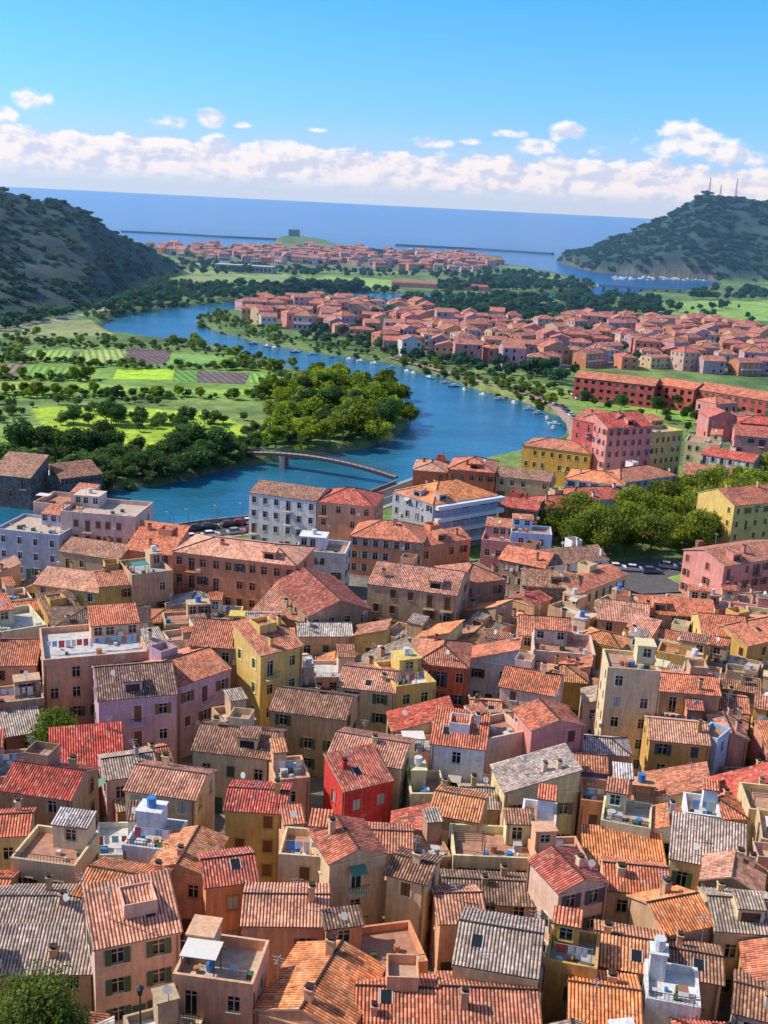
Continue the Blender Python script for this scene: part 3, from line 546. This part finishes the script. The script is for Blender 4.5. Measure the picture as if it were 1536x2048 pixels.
# ---------------------------------------------------------------- fields, roads
k=0
for pts,c,rot,mt in [([(165,700),(255,697),(240,728),(150,722)],(.32,.44,.10),.3,FIELD),([(262,697),(345,700),(330,728),(240,730)],(.15,.10,.10),.5,FIELD),([(345,706),(470,712),(490,728),(335,728)],(.20,.40,.07),.9,FIELD),
 ([(235,738),(350,738),(345,760),(225,758)],(.38,.62,.03),0,GROUND),([(350,740),(395,742),(392,764),(346,762)],(.14,.32,.05),.4,FIELD),([(395,742),(500,746),(490,768),(394,765)],(.16,.12,.11),.4,FIELD),
 ([(0,728),(60,726),(30,752),(0,752)],(.24,.18,.13),.2,FIELD),([(60,732),(140,735),(120,762),(30,758)],(.18,.38,.06),.2,FIELD),([(0,762),(90,764),(70,780),(0,778)],(.32,.38,.10),.2,GROUND),([(60,700),(150,702),(140,718),(40,716)],(.26,.42,.07),.2,FIELD),
 ([(500,745),(585,758),(560,772),(495,766)],(.2,.40,.06),.2,FIELD),([(150,768),(520,782),(530,792),(140,780)],(.26,.44,.06),.2,GROUND)]:
    p=poly(pts,2.06); mb=MB(); cs,sn=math.cos(rot),math.sin(rot)
    mb.face([(x,y,2.06+.004*k) for x,y in p[::-1]],mt,c,[(x*cs+y*sn,y*cs-x*sn) for x,y in p[::-1]]); mb.obj('cultivated_field'); k+=1
def strip(mb,pts,w,z,mat,col,off=0.,hh=0.):
    pts=[Vector((x,y)) for x,y in pts]; L=[]
    for i,p in enumerate(pts):
        d=(pts[min(i+1,len(pts)-1)]-pts[max(i-1,0)]).normalized(); n=Vector((-d.y,d.x)); L.append((p+n*(off-w/2),p+n*(off+w/2)))
    for (a,b),(c,d) in zip(L[:-1],L[1:]):
        mb.face([(a.x,a.y,z),(c.x,c.y,z),(d.x,d.y,z),(b.x,b.y,z)],mat,col)
        if hh: mb.face([(c.x,c.y,z),(a.x,a.y,z),(a.x,a.y,z-hh),(c.x,c.y,z-hh)],mat,col); mb.face([(b.x,b.y,z),(d.x,d.y,z),(d.x,d.y,z-hh),(b.x,b.y,z-hh)],mat,col)
def road(name,px,w,col=(.06,.06,.062),z=2.07,kerb=True,dash=True):
    pts=[at_z(u,v,2) for u,v in px]; mb=MB(); strip(mb,pts,w,z,ASPH,col)
    if kerb:
        for s in (-1,1): strip(mb,pts,1.4,z+.12,FLOOR,(.33,.31,.28),off=s*(w/2+.7),hh=.3)
    if dash:
        for a,b in zip(pts[:-1],pts[1:]):
            L=math.hypot(b[0]-a[0],b[1]-a[1]); n=int(L/6)
            for i in range(n):
                q=[(a[0]+(b[0]-a[0])*t,a[1]+(b[1]-a[1])*t) for t in ((i)/n,(i+.5)/n)]; strip(mb,q,.14,z+.006,PAINT,(.7,.7,.68))
    mb.obj(name); return pts
RF=road('riverfront_road',[(-300,1130),(0,1118),(200,1097),(300,1083),(400,1068),(500,1056),(600,1046),(700,1022),(800,985),(860,962)],8)
BK=road('riverbank_road',[(1130,900),(1150,872),(1142,845),(1112,815),(1060,790),(960,763),(880,741),(780,714)],4,col=(.40,.26,.22),kerb=False,dash=False)
road('embankment_road',[(-200,672),(0,655),(100,642),(180,628),(240,612),(300,592),(330,578)],7,col=(.36,.35,.32),kerb=False,dash=False)
sq=poly([(1130,1135),(1290,1120),(1560,1110),(1560,1175),(1280,1190)],2.08); mb=MB(); mb.face([(x,y,2.3) for x,y in sq[::-1]],ASPH,(.10,.10,.105)); mb.obj('town_square')
gx=poly([(1335,1158),(1365,1150),(1410,1148),(1440,1156),(1425,1166),(1360,1170)],2.08); mb=MB(); mb.face([(x,y,2.42) for x,y in gx[::-1]],GROUND,(.22,.38,.06)); n=len(gx)
for i in range(n):
    a,b=gx[i],gx[(i+1)%n]; mb.face([(a[0],a[1],2.25),(b[0],b[1],2.25),(b[0],b[1],2.42),(a[0],a[1],2.42)],FLOOR,(.4,.38,.35))
mb.obj('garden_island')
qx=[at_z(u,v,2) for u,v in [(-300,1112),(0,1102),(150,1086),(270,1068),(400,1048),(500,1038),(600,1030),(700,1003),(790,968)]]
mb=MB(); strip(mb,qx,.6,2.95,STONE,(.3,.27,.23),hh=5.); mb.obj('quay_wall')
for nm,px,w in (('breakwater',[(243,464),(330,468),(450,475),(560,480)],14),('breakwater',[(790,491),(950,499),(1106,509)],16)):
    mb=MB(); strip(mb,[at_z(u,v,0) for u,v in px],w,3.2,STONE,(.2,.21,.23),hh=6.); mb.obj(nm)
# ---------------------------------------------------------------- footbridge
a=at_z(486,903,3); b=at_z(792,950,3); mb=MB(); n=26; L=math.hypot(b[0]-a[0],b[1]-a[1]); yaw=math.atan2(b[1]-a[1],b[0]-a[0])
def bz(t): return 2.6+2.2*math.sin(math.pi*min(1,t*1.02))**.8 if t<.98 else 2.6
for i in range(n):
    t0,t1=i/n,(i+1)/n; x0,x1=t0*L,t1*L; z0,z1=bz(t0),bz(t1)
    def seg(y0,y1,o0,o1,mat,c):
        p=[(x0,y0,z0+o0),(x1,y0,z1+o0),(x1,y1,z1+o0),(x0,y1,z0+o0),(x0,y0,z0+o1),(x1,y0,z1+o1),(x1,y1,z1+o1),(x0,y1,z0+o1)]
        for q in ((0,1,5,4),(2,3,7,6),(4,5,6,7),(3,2,1,0)): mb.face([p[j] for j in q],mat,c)
    seg(-1.0,1.0,-.15,0,FLOOR,(.30,.26,.23))
    for y in (-1.1,1.1):
        seg(y-.1,y+.1,-.8,.05,PAINT,(.07,.055,.05)); seg(y-.05,y+.05,1.0,1.1,PAINT,(.12,.10,.09)); seg(y-.03,y+.03,.5,.56,PAINT,(.12,.10,.09)); mb.box(x0-.05,x0+.05,y-.05,y+.05,z0,z0+1.0,PAINT,(.12,.10,.09))
mb.box(.28*L-.9,.28*L+.9,-1.3,1.3,-4,bz(.28)-.8,STONE,(.33,.3,.26))
mb.obj('footbridge',(a[0],a[1],0),yaw)
# road bridge far
a=at_z(1195,574,3); b=at_z(1372,583,3); mb=MB(); L=math.hypot(b[0]-a[0],b[1]-a[1]); mb.box(0,L,-5,5,3.5,5,FLOOR,(.4,.38,.36),True); mb.box(0,L,-5.2,-4.9,5,6,PAINT,(.4,.4,.4))
for i in range(7): mb.box(L*(i+.5)/7-1,L*(i+.5)/7+1,-4.5,4.5,-4,3.5,STONE,(.3,.28,.26))
mb.obj('road_bridge',(a[0],a[1],0),math.atan2(b[1]-a[1],b[0]-a[0]))
# ---------------------------------------------------------------- trees
def leaf_tree(name,h,cr,nc,nl,ls,col,seed,col2=None,low=.62,vr=.38,tr=.22):
    rg=np.random.RandomState(seed)
    cen=rg.normal(size=(nc,3)); cen/=np.linalg.norm(cen,axis=1)[:,None]; cen*=(rg.uniform(.25,1,(nc,1))**.5); cen*=np.array([cr,cr,h*vr])*.78; cen[:,2]+=h*low
    rad=cr*rg.uniform(.24,.46,nc); c1=np.array(col); c2=np.array(col2 if col2 else tuple(x*1.6 for x in col))
    ci=np.repeat(np.arange(nc),nl); M=nc*nl; d=rg.normal(size=(M,3)); d/=np.linalg.norm(d,axis=1)[:,None]
    pos=cen[ci]+d*rad[ci][:,None]*rg.uniform(.45,1.12,(M,1))*np.array([1,1,.72]); nn=d+rg.normal(size=(M,3))*.55; nn/=np.linalg.norm(nn,axis=1)[:,None]
    t=np.cross(nn,rg.normal(size=(M,3))); t/=np.linalg.norm(t,axis=1)[:,None]; b=np.cross(nn,t); s=ls*rg.uniform(.5,1.4,(M,1))*.5
    LV=np.stack([pos-t*s-b*s*.7,pos+t*s-b*s*.7,pos+t*s+b*s*.7,pos-t*s+b*s*.7],1).reshape(-1,3); LQ=np.arange(M*4).reshape(-1,4)
    k=rg.uniform(0,1,nc)[ci][:,None]; cc=(c1*(1-k)+c2*k)*rg.uniform(.75,1.25,(M,1))
    mb=MB(); th=h*(low-vr*.5); mb.tube((0,0,-.5),(rg.uniform(-.2,.2),0,th),tr,tr*.65,7,BARK,(.12,.09,.06))
    for j in range(min(6,nc)): mb.tube((0,0,th*.85),tuple(cen[j]),tr*.5,tr*.12,5,BARK,(.12,.09,.06))
    TV=np.array(mb.v); me=bpy.data.meshes.new(name); faces=LQ.tolist()+[tuple(i+M*4 for i in f) for f in mb.f]
    me.from_pydata(np.concatenate([LV,TV]).tolist(),[],faces); me.materials.append(MATS[LEAF]); me.materials.append(MATS[BARK])
    me.polygons.foreach_set('material_index',np.array([0]*M+[1]*len(mb.f),np.int32))
    at=me.attributes.new('Col','FLOAT_COLOR','FACE'); allc=np.concatenate([cc,np.tile([[.12,.09,.06]],(len(mb.f),1))]); at.data.foreach_set('color',np.concatenate([allc,np.ones((len(allc),1))],1).astype(np.float32).ravel()); me.update(); return me
OL=[leaf_tree('olive_tree',5,2.9,26,60,.34,(.05,.10,.04),i,(.12,.19,.07)) for i in range(3)]
BR=[leaf_tree('willow_tree',9,4.0,42,70,.42,(.06,.12,.02),10+i,(.30,.36,.04)) for i in range(3)]
DK=[leaf_tree('pine_tree',9,3.8,36,60,.42,(.028,.075,.028),20+i,(.08,.15,.045)) for i in range(3)]
PK=[leaf_tree('plane_tree',9.5,4.2,50,110,.32,(.05,.10,.018),30+i,(.28,.30,.035)) for i in range(3)]
FAR=[leaf_tree('distant_tree',8,4.2,16,30,.95,(.022,.075,.055),40+i,(.06,.14,.08)) for i in range(3)]  # bluish leaf colours with aerial haze painted in
SH=[leaf_tree('shrub',3.2,3.0,10,22,.85,(.012,.05,.042),50+i,(.03,.085,.052),low=.35,vr=.45,tr=.15) for i in range(3)]  # same bluish haze tint put into the shrub leaves
def scat(px,n,name,pool,mind,s0,s1,parent=None,aw=1.5,clump=0):
    pl=poly(px) if not isinstance(px,np.ndarray) else px
    for x,y,z in scatter_pts(pl,n,mind,rng,aw,clump):
        s=rng.uniform(s0,s1)*rng.choice([.75,1,1,1.1]); put(name,rng.choice(pool),(x,y,z-.2),rng.uniform(0,6.28),(s*rng.uniform(.85,1.2),s*rng.uniform(.85,1.2),s*rng.uniform(.8,1.15)),parent)
scat([(540,870),(560,800),(640,765),(720,772),(790,795),(826,820),(822,855),(770,885),(640,905),(540,900)],100,'willow_tree',BR,4.6,.7,1.15)
scat([(560,870),(600,800),(700,790),(800,810),(800,850),(700,890)],26,'poplar_tree',DK,5,.7,1.1)
scat([(60,800),(150,790),(420,800),(540,850),(530,905),(400,935),(230,960),(215,905),(60,885),(-60,880),(-60,800)],105,'olive_tree',OL+DK[:1],3.6,.5,.95,clump=.48)
scat([(60,800),(150,790),(420,800),(540,850),(530,905),(400,935),(230,960),(215,905),(60,885),(-60,880),(-60,800)],40,'olive_tree',OL,5,.5,.9)
scat([(220,925),(400,912),(500,908),(490,930),(400,950),(330,968),(225,978)],75,'olive_tree',OL+DK[:1],3.2,.7,1.1)
scat([(60,890),(210,890),(230,930),(90,940),(-40,930)],30,'olive_tree',OL+DK[:1],3.2,.8,1.2)
scat([(90,955),(210,935),(220,990),(100,1000)],18,'olive_tree',OL,3.5,1,1.3)
scat([(1100,1090),(1180,1050),(1300,1040),(1400,1030),(1540,1008),(1750,990),(1750,1075),(1480,1105),(1300,1125),(1170,1125)],95,'plane_tree',PK,5.0,.8,1.3)
scat([(1350,1000),(1540,975),(1750,960),(1750,1010),(1540,1012),(1400,1030)],30,'plane_tree',PK,5.0,.8,1.2)
scat([(560,755),(820,795),(830,850),(780,880),(600,905),(540,880)],50,'riverside_bush',OL,4,.6,1.0)
scat([(940,640),(1000,648),(1100,735),(1150,745),(1150,770),(1040,750)],26,'garden_tree',DK,6,.6,1.0)
bush=empty('riverside_vegetation')
for px,n in (([(-100,682),(400,688),(560,720),(600,745),(480,735),(400,704),(-100,694)],160),([(0,784),(520,794),(640,768),(560,800),(0,796)],120),([(150,730),(520,732),(560,742),(150,738)],60),([(0,700),(60,702),(30,724),(0,722)],10),([(-40,752),(200,758),(200,766),(-40,762)],40),([(-40,718),(150,722),(150,728),(-40,726)],30),([(540,735),(660,770),(560,800),(500,790)],60),([(150,640),(230,640),(400,612),(450,606),(400,600),(240,620)],50),
 ([(385,640),(440,624),(480,640),(560,670),(720,705),(960,750),(1150,775),(1150,800),(1080,795),(950,768),(780,722),(700,710),(600,698),(500,680),(400,652)],170),([(0,660),(230,675),(200,690),(0,690)],25),([(780,722),(900,755),(1000,785),(1060,800),(1100,820),(1110,812),(1050,786),(900,742),(780,714)],45)):
    scat(px,n,'bush',OL+BR[:1],2.2,.3,.68,bush,.3)
far=empty('distant_trees')
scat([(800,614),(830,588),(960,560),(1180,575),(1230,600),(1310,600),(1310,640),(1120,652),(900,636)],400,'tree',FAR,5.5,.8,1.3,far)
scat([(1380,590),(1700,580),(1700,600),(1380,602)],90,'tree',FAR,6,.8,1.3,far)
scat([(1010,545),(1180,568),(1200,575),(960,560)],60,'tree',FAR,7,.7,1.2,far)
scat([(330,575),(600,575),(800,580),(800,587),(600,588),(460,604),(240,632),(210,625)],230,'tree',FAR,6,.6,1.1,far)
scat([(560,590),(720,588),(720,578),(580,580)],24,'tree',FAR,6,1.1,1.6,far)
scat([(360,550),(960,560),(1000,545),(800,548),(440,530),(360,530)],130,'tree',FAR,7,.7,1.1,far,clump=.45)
scat([(-60,655),(0,645),(200,625),(330,560),(350,580),(240,612),(100,640),(0,665)],160,'tree',FAR,5,.6,1.0,far)
scat(VILL[0],280,'tree',FAR,6,.5,.95,far)
scat(SEAV,260,'tree',FAR,8,.6,1.1,far)
scat([(640,655),(740,690),(960,730),(1140,745),(1150,775),(960,748),(720,702),(600,680)],80,'tree',FAR,5,.5,.9,far)
scat([(1160,795),(1420,825),(1560,850),(1560,870),(1400,880),(1300,840),(1160,815)],34,'tree',DK,6,.4,.8,far)
scat([(1300,600),(1540,620),(1700,640),(1700,660),(1300,640)],50,'tree',FAR,8,.6,1.0,far,clump=.45)
sh=empty('hillside_shrubs')
for xr,yr,n,s in (((-620,-120),(470,1200),3200,(.5,1.6)),((250,1200),(1400,1900),2400,(.8,2.1))):
    X=np.random.uniform(*xr,n*4); Y=np.random.uniform(*yr,n*4); Z,S,Hh=GV(X,Y); ok=np.where((Hh>2)&(S>3)&(fbm(X/30,Y/30,5)>.33)&(np.hypot(X,Y)<(1100 if xr[0]<0 else 1790)))[0][:n]
    for i in ok:
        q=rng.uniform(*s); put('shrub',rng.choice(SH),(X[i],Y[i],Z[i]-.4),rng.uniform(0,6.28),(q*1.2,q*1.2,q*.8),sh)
x,y,z=at_d(70,2015,47); g_=G(x,y); put('garden_tree',leaf_tree('garden_tree',z-g_+2.2,2.9,90,260,.13,(.04,.07,.02),77,(.20,.22,.04),low=.72,vr=.28,tr=.15),(x,y,g_))
x,y=tree_xy; put('courtyard_tree',leaf_tree('courtyard_tree',9,3.2,60,130,.22,(.06,.11,.02),78,(.16,.2,.03)),(x,y,G(x,y)))
# ---------------------------------------------------------------- vehicles, boats, lamps
def car(col):
    mb=MB()
    def prism(pr,y,y2,mat,c,glass=False):
        n=len(pr); A=[(x,-(y if z<.95 else y2),z) for x,z in pr]; B=[(x,(y if z<.95 else y2),z) for x,z in pr]
        mb.face(A,GLASS if glass else mat,c); mb.face(B[::-1],GLASS if glass else mat,c)
        for i in range(n):
            j=(i+1)%n; g=glass and abs(pr[i][1]-pr[j][1])>.2; mb.face([A[j],A[i],B[i],B[j]],GLASS if g else mat,c)
    prism([(-2.05,.3),(2.0,.3),(2.1,.55),(2.0,.78),(1.1,.92),(-1.9,.95),(-2.1,.8)],.86,.86,PAINT,col)
    prism([(-1.75,.93),(1.05,.93),(.35,1.42),(-1.25,1.45)],.8,.62,PAINT,col,True)
    for x in (-1.3,1.3):
        for y in (-.87,.67): mb.tube((x,y,.32),(x,y+.2,.32),.32,.32,12,PAINT,(.02,.02,.02))
    for y in (-.6,.6): mb.box(2.0,2.1,y-.15,y+.15,.6,.74,PAINT,(.7,.7,.65)); mb.box(-2.12,-2.02,y-.15,y+.15,.65,.8,PAINT,(.4,.02,.02))
    return mb.mesh('parked_car')
CARS=[car(c) for c in ((.7,.7,.7),(.05,.05,.06),(.3,.31,.33),(.35,.03,.03),(.08,.12,.25),(.75,.75,.73))]
def along(pts,n,off,fn):
    seg=[math.dist(a,b) for a,b in zip(pts[:-1],pts[1:])]; T=sum(seg)
    for k in range(n):
        s=T*(k+rng.uniform(.2,.8))/n
        for (a,b),l in zip(zip(pts[:-1],pts[1:]),seg):
            if s<=l: break
            s-=l
        dx,dy=(b[0]-a[0])/l,(b[1]-a[1])/l; fn(a[0]+dx*s-dy*off,a[1]+dy*s+dx*off,math.atan2(dy,dx))
along(RF[2:8],20,3.0,lambda x,y,a: put('parked_car',rng.choice(CARS),(x,y,2.08),a)); along(RF[2:8],14,-3.0,lambda x,y,a: put('parked_car',rng.choice(CARS),(x,y,2.08),a))
along(BK[:5],18,-2.4,lambda x,y,a: put('parked_car',rng.choice(CARS),(x,y,2.02),a))
for i in range(14):
    x,y=at_z(1150+i*9,793+rng.uniform(-6,8)+i*.8,2.1); put('parked_car',rng.choice(CARS),(x,y,2.05),.4+rng.uniform(-.1,.1))
for i in range(8):
    x,y=at_z(1200+i*34,1140+rng.uniform(-6,6),2.4); put('parked_car',rng.choice(CARS),(x,y,2.31),rng.uniform(-.3,.3))
def boat(L,mast,col):
    mb=MB(); B=L*.17; st=[(-.5,.8,0),(-.2,1,0),(.15,.95,.02),(.38,.55,.06),(.5,.02,.12)]; prev=None
    for t,w,sh_ in st:
        s=[(t*L,-B*w*.5,-.1),(t*L,-B*w,.75+sh_*L*.5),(t*L,B*w,.75+sh_*L*.5),(t*L,B*w*.5,-.1)]
        if prev:
            for i in (0,1,2): mb.face([prev[i],s[i],s[i+1],prev[i+1]],PAINT,col if i!=1 else (.55,.5,.42))
        else: mb.face(s,PAINT,col)
        prev=s
    mb.box(-L*.22,L*.12,-B*.55,B*.55,.75,1.6,PAINT,(.7,.7,.68)); mb.box(L*.121,L*.14,-B*.5,B*.5,1.0,1.5,GLASS,(0,0,0))
    if mast: mb.tube((0,0,.7),(0,0,L*1.3),.09,.05,6,PAINT,(.6,.6,.6)); mb.tube((0,0,1.9),(-L*.4,0,1.9),.09,.07,6,PAINT,(.15,.2,.4))
    return mb.mesh('moored_boat')
BT=[boat(6,False,(.7,.7,.68)),boat(7,False,(.1,.2,.45)),boat(5,False,(.65,.62,.58))]; SB=[boat(11,True,(.75,.75,.75)),boat(9,True,(.7,.7,.72)),boat(12,False,(.75,.75,.74))]
QB=[at_z(u,v,0) for u,v in ((1118,868),(1122,850),(1096,831),(1036,806),(948,784),(878,759),(778,731),(700,718),(600,705),(500,685))]
along(QB,24,2.6,lambda x,y,a: put('moored_boat',rng.choice(BT),(x,y,0),a+rng.uniform(-.15,.15)+rng.choice([0,1.4]),(.8,.8,.8)))
for i in range(90):
    u=rng.uniform(1225,1480); x,y=at_z(u,rng.uniform(556,563)-(1480-u)*.012,0); put('sailing_boat',rng.choice(SB),(x,y,0),rng.uniform(1.2,1.9))
mb=MB(); mb.box(-3.2,3,-1.1,1.1,.5,2.9,PAINT,(.75,.75,.73)); mb.box(1.2,3.6,-1.05,1.05,2.1,3.1,PAINT,(.72,.72,.7)); mb.box(3,4.2,-1,1,.5,1.5,PAINT,(.75,.75,.73)); mb.face([(4.0,-.95,1.5),(4.0,.95,1.5),(3.1,.95,2.1),(3.1,-.95,2.1)],GLASS,(0,0,0))
for xx in (-2,2.9):
    for yv in (-1.12,.9): mb.tube((xx,yv,.4),(xx,yv+.22,.4),.4,.4,12,PAINT,(.02,.02,.02))
for xx in (-2.2,-.5): mb.box(xx,xx+1,-1.13,-1.09,1.6,2.2,GLASS,(0,0,0))
x,y=at_z(216,897,2); mb.obj('motorhome',(x,y,2),.4)
def lamp(h=7):
    mb=MB(); mb.tube((0,0,0),(0,0,h),.1,.05,8,PAINT,(.1,.1,.1)); mb.tube((0,0,0),(0,0,.6),.18,.14,8,PAINT,(.1,.1,.1)); mb.tube((0,0,h-.1),(1.2,0,h+.2),.05,.04,6,PAINT,(.1,.1,.1)); mb.box(.9,1.6,-.13,.13,h+.12,h+.26,PAINT,(.3,.3,.3),True); return mb.mesh('street_lamp')
LM=lamp(); along(RF[1:8],12,-4.9,lambda x,y,a: put('street_lamp',LM,(x,y,2.15),a+1.57))
mb=MB(); x,y,z=at_d(280,1990,50); g_=G(x,y); hh=z-g_; mb.tube((0,0,0),(0,0,hh),.07,.05,8,PAINT,(.05,.05,.05)); mb.tube((0,0,hh),(0,0,hh+.42),.1,.2,6,GLASS,(.1,.1,.1)); mb.tube((0,0,hh+.42),(0,0,hh+.62),.24,.04,6,PAINT,(.05,.05,.05)); mb.tube((0,0,0),(0,0,.7),.16,.1,8,PAINT,(.05,.05,.05))
mb.obj('street_lantern',(x,y,g_))
mb=MB(); c=(.36,.15,.08); mb.box(-1.6,1.6,-1.6,1.6,0,1,STONE,c); mb.box(-1.1,1.1,-1.1,1.1,1,3,STONE,c); mb.box(-.85,.85,-.85,.85,3,6.5,STONE,c); mb.box(-1.05,1.05,-1.05,1.05,6.5,6.9,STONE,c,True); mb.box(-.65,.65,-.65,.65,6.9,8.6,STONE,c)
x,y=at_z(1390,1160,2.4); mb.obj('stone_monument',(x,y,2.43),.2)
for u,hh in ((1417,24),(1440,17),(1471,28)):
    x,y,z=at_d(u,394,1755); z=float(GV(np.array([x]),np.array([y]))[0][0]); mb=MB(); 
    for sx,sy in ((-1,-1),(1,-1),(1,1),(-1,1)): mb.tube((sx*1.2,sy*1.2,-3),(sx*.3,sy*.3,hh),.25,.18,5,PAINT,(.35,.2,.2))
    for q in range(8): zz=hh*q/8; w=1.2-.9*q/8; mb.box(-w,w,-w,w,zz,zz+.3,PAINT,(.4,.35,.35),True)
    mb.obj('radio_mast',(x,y,z))
for t in ((-20,948,60,956,6,9),(62,950,120,958,4.5,9),(122,958,205,948,5,7)):
    H(*t,'m' if t[0]!=62 else 'f','gstone','b',name='old_tannery',wmat=STONE,extras=False)
# ---------------------------------------------------------------- sea haze: thin real air volume over the far plain and coast
m,nt,o=newmat('sea_haze_air'); q=N(nt); vs=q.n('ShaderNodeVolumeScatter'); vs.inputs['Color'].default_value=(.38,.72,1,1); vs.inputs['Density'].default_value=.00018; vs.inputs['Anisotropy'].default_value=.3; q.l(vs.outputs[0],o.inputs['Volume'])
mb=MB(); mb.box(-2600,2600,0,2500,0,170,PAINT,(1,1,1),True); me=mb.mesh('haze'); me.materials.clear(); me.materials.append(m); put('haze',me,(0,420,-6))
# ---------------------------------------------------------------- world
SAZ=math.radians(-82); SEL=math.radians(42)
w=bpy.data.worlds.new('World'); scene.world=w; w.use_nodes=True; nt=w.node_tree; nt.nodes.clear(); q=N(nt)
out=q.n('ShaderNodeOutputWorld'); bg=q.n('ShaderNodeBackground'); bg.inputs[1].default_value=.15; q.l(bg.outputs[0],out.inputs[0])
sky=q.n('ShaderNodeTexSky'); sky.sky_type='NISHITA'; sky.sun_disc=False; sky.sun_elevation=SEL; sky.sun_rotation=SAZ; sky.altitude=50; sky.air_density=1.; sky.dust_density=.6; sky.ozone_density=1.5
tc=q.n('ShaderNodeTexCoord').outputs['Generated']; sp=q.n('ShaderNodeSeparateXYZ'); q.l(tc,sp.inputs[0])
AZn=q.m('ARCTAN2',sp.outputs[0],sp.outputs[1]); EL=q.m('ARCSINE',sp.outputs[2])
cb=q.n('ShaderNodeCombineXYZ'); q.l(AZn,cb.inputs[0]); q.l(q.m('MULTIPLY',EL,1.7),cb.inputs[1])
n1=q.noise(cb.outputs[0],26,9,.6); n3=q.noise(cb.outputs[0],60,6,.6); n0=q.noise(cb.outputs[0],7,3,.5)
cb2=q.n('ShaderNodeVectorMath',operation='ADD'); q.l(cb.outputs[0],cb2.inputs[0]); cb2.inputs[1].default_value=(-.006,.008,0); n2=q.noise(cb2.outputs[0],26,9,.6)
top=q.m('ADD',q.m('MULTIPLY',q.m('SUBTRACT',n1,.5),.045),q.m('ADD',.0455,q.m('MULTIPLY',q.m('SUBTRACT',n0,.5),.016)))
band=q.mr(q.m('SUBTRACT',top,EL),-.001,.004,0,1,True); band=q.m('MULTIPLY',band,q.mr(EL,.006,.024,0.0,1,True))
acc=None
for u,v,wu,wv in ((60,200,38,20),(8,225,26,16),(335,246,42,13),(425,238,34,13),(480,250,24,6),(860,285,42,10),(1022,268,34,9),(1140,267,44,15),(1065,294,50,14),(1365,272,78,30),(1195,302,24,10),(1475,310,70,22),(632,260,20,5),(945,283,20,5)):
    d=ray(u,v); a=math.atan2(d[0],d[1]); e=math.asin(d[2]/np.linalg.norm(d))
    x=q.m('POWER',q.m('ABSOLUTE',q.m('DIVIDE',q.m('SUBTRACT',AZn,a),wu*1.25/F)),2.); y=q.m('POWER',q.m('ABSOLUTE',q.m('DIVIDE',q.m('SUBTRACT',EL,e),wv*1.5/F)),2.)
    g=q.m('MAXIMUM',q.m('SUBTRACT',1.,q.m('ADD',x,y)),-1.); acc=g if acc is None else q.m('MAXIMUM',acc,g)
puff=q.mr(q.m('ADD',acc,q.m('MULTIPLY',q.m('SUBTRACT',n1,.54),4.)),.1,.8,0,.95,True); puff=q.m('MULTIPLY',puff,q.mr(acc,-.6,.1,0,1,True))
dens=q.m('MAXIMUM',band,puff)
lit=q.mr(q.m('ADD',q.m('SUBTRACT',n1,n2),q.m('MULTIPLY',q.m('SUBTRACT',n3,.5),.1)),-.08,.05,0,1)
cc=q.mix(lit,(4.5,5.0,6.2),(6.9,6.8,6.8))
tint=q.mix(q.mr(EL,.02,.17,0,1),(.5,.82,1.5),(.30,.86,1.85)); tint=q.mix(q.mr(EL,.25,.6,0,1),tint,(1.15,1.08,1.05))
skc=q.mix(1.,sky.outputs[0],tint,'MULTIPLY')
hz=q.mr(EL,-.01,.08,.85,0,True); skc=q.mix(hz,skc,(4.6,5.3,6.5))
q.l(q.mix(dens,skc,cc),bg.inputs[0])
sun=bpy.data.lights.new('sun','SUN'); sun.energy=5.0; sun.angle=math.radians(.5); sun.color=(1,.91,.78); so=bpy.data.objects.new('sun',sun); COL.objects.link(so)
sd=Vector((math.sin(SAZ)*math.cos(SEL),math.cos(SAZ)*math.cos(SEL),math.sin(SEL))); so.rotation_euler=sd.to_track_quat('Z','Y').to_euler()
# ---------------------------------------------------------------- camera
cam=bpy.data.cameras.new('camera'); co=bpy.data.objects.new('camera',cam); COL.objects.link(co); cam.sensor_fit='VERTICAL'; cam.sensor_height=24; cam.lens=24*F/2048; cam.clip_start=1; cam.clip_end=150000
M=Matrix(((CX[0],CY[0],-_f[0],0),(CX[1],CY[1],-_f[1],0),(CX[2],CY[2],-_f[2],HC),(0,0,0,1))); co.matrix_world=M
scene.camera=co
scene.view_settings.view_transform='Standard'; scene.view_settings.look='None'; scene.view_settings.exposure=0
print('objects',len(bpy.data.objects))
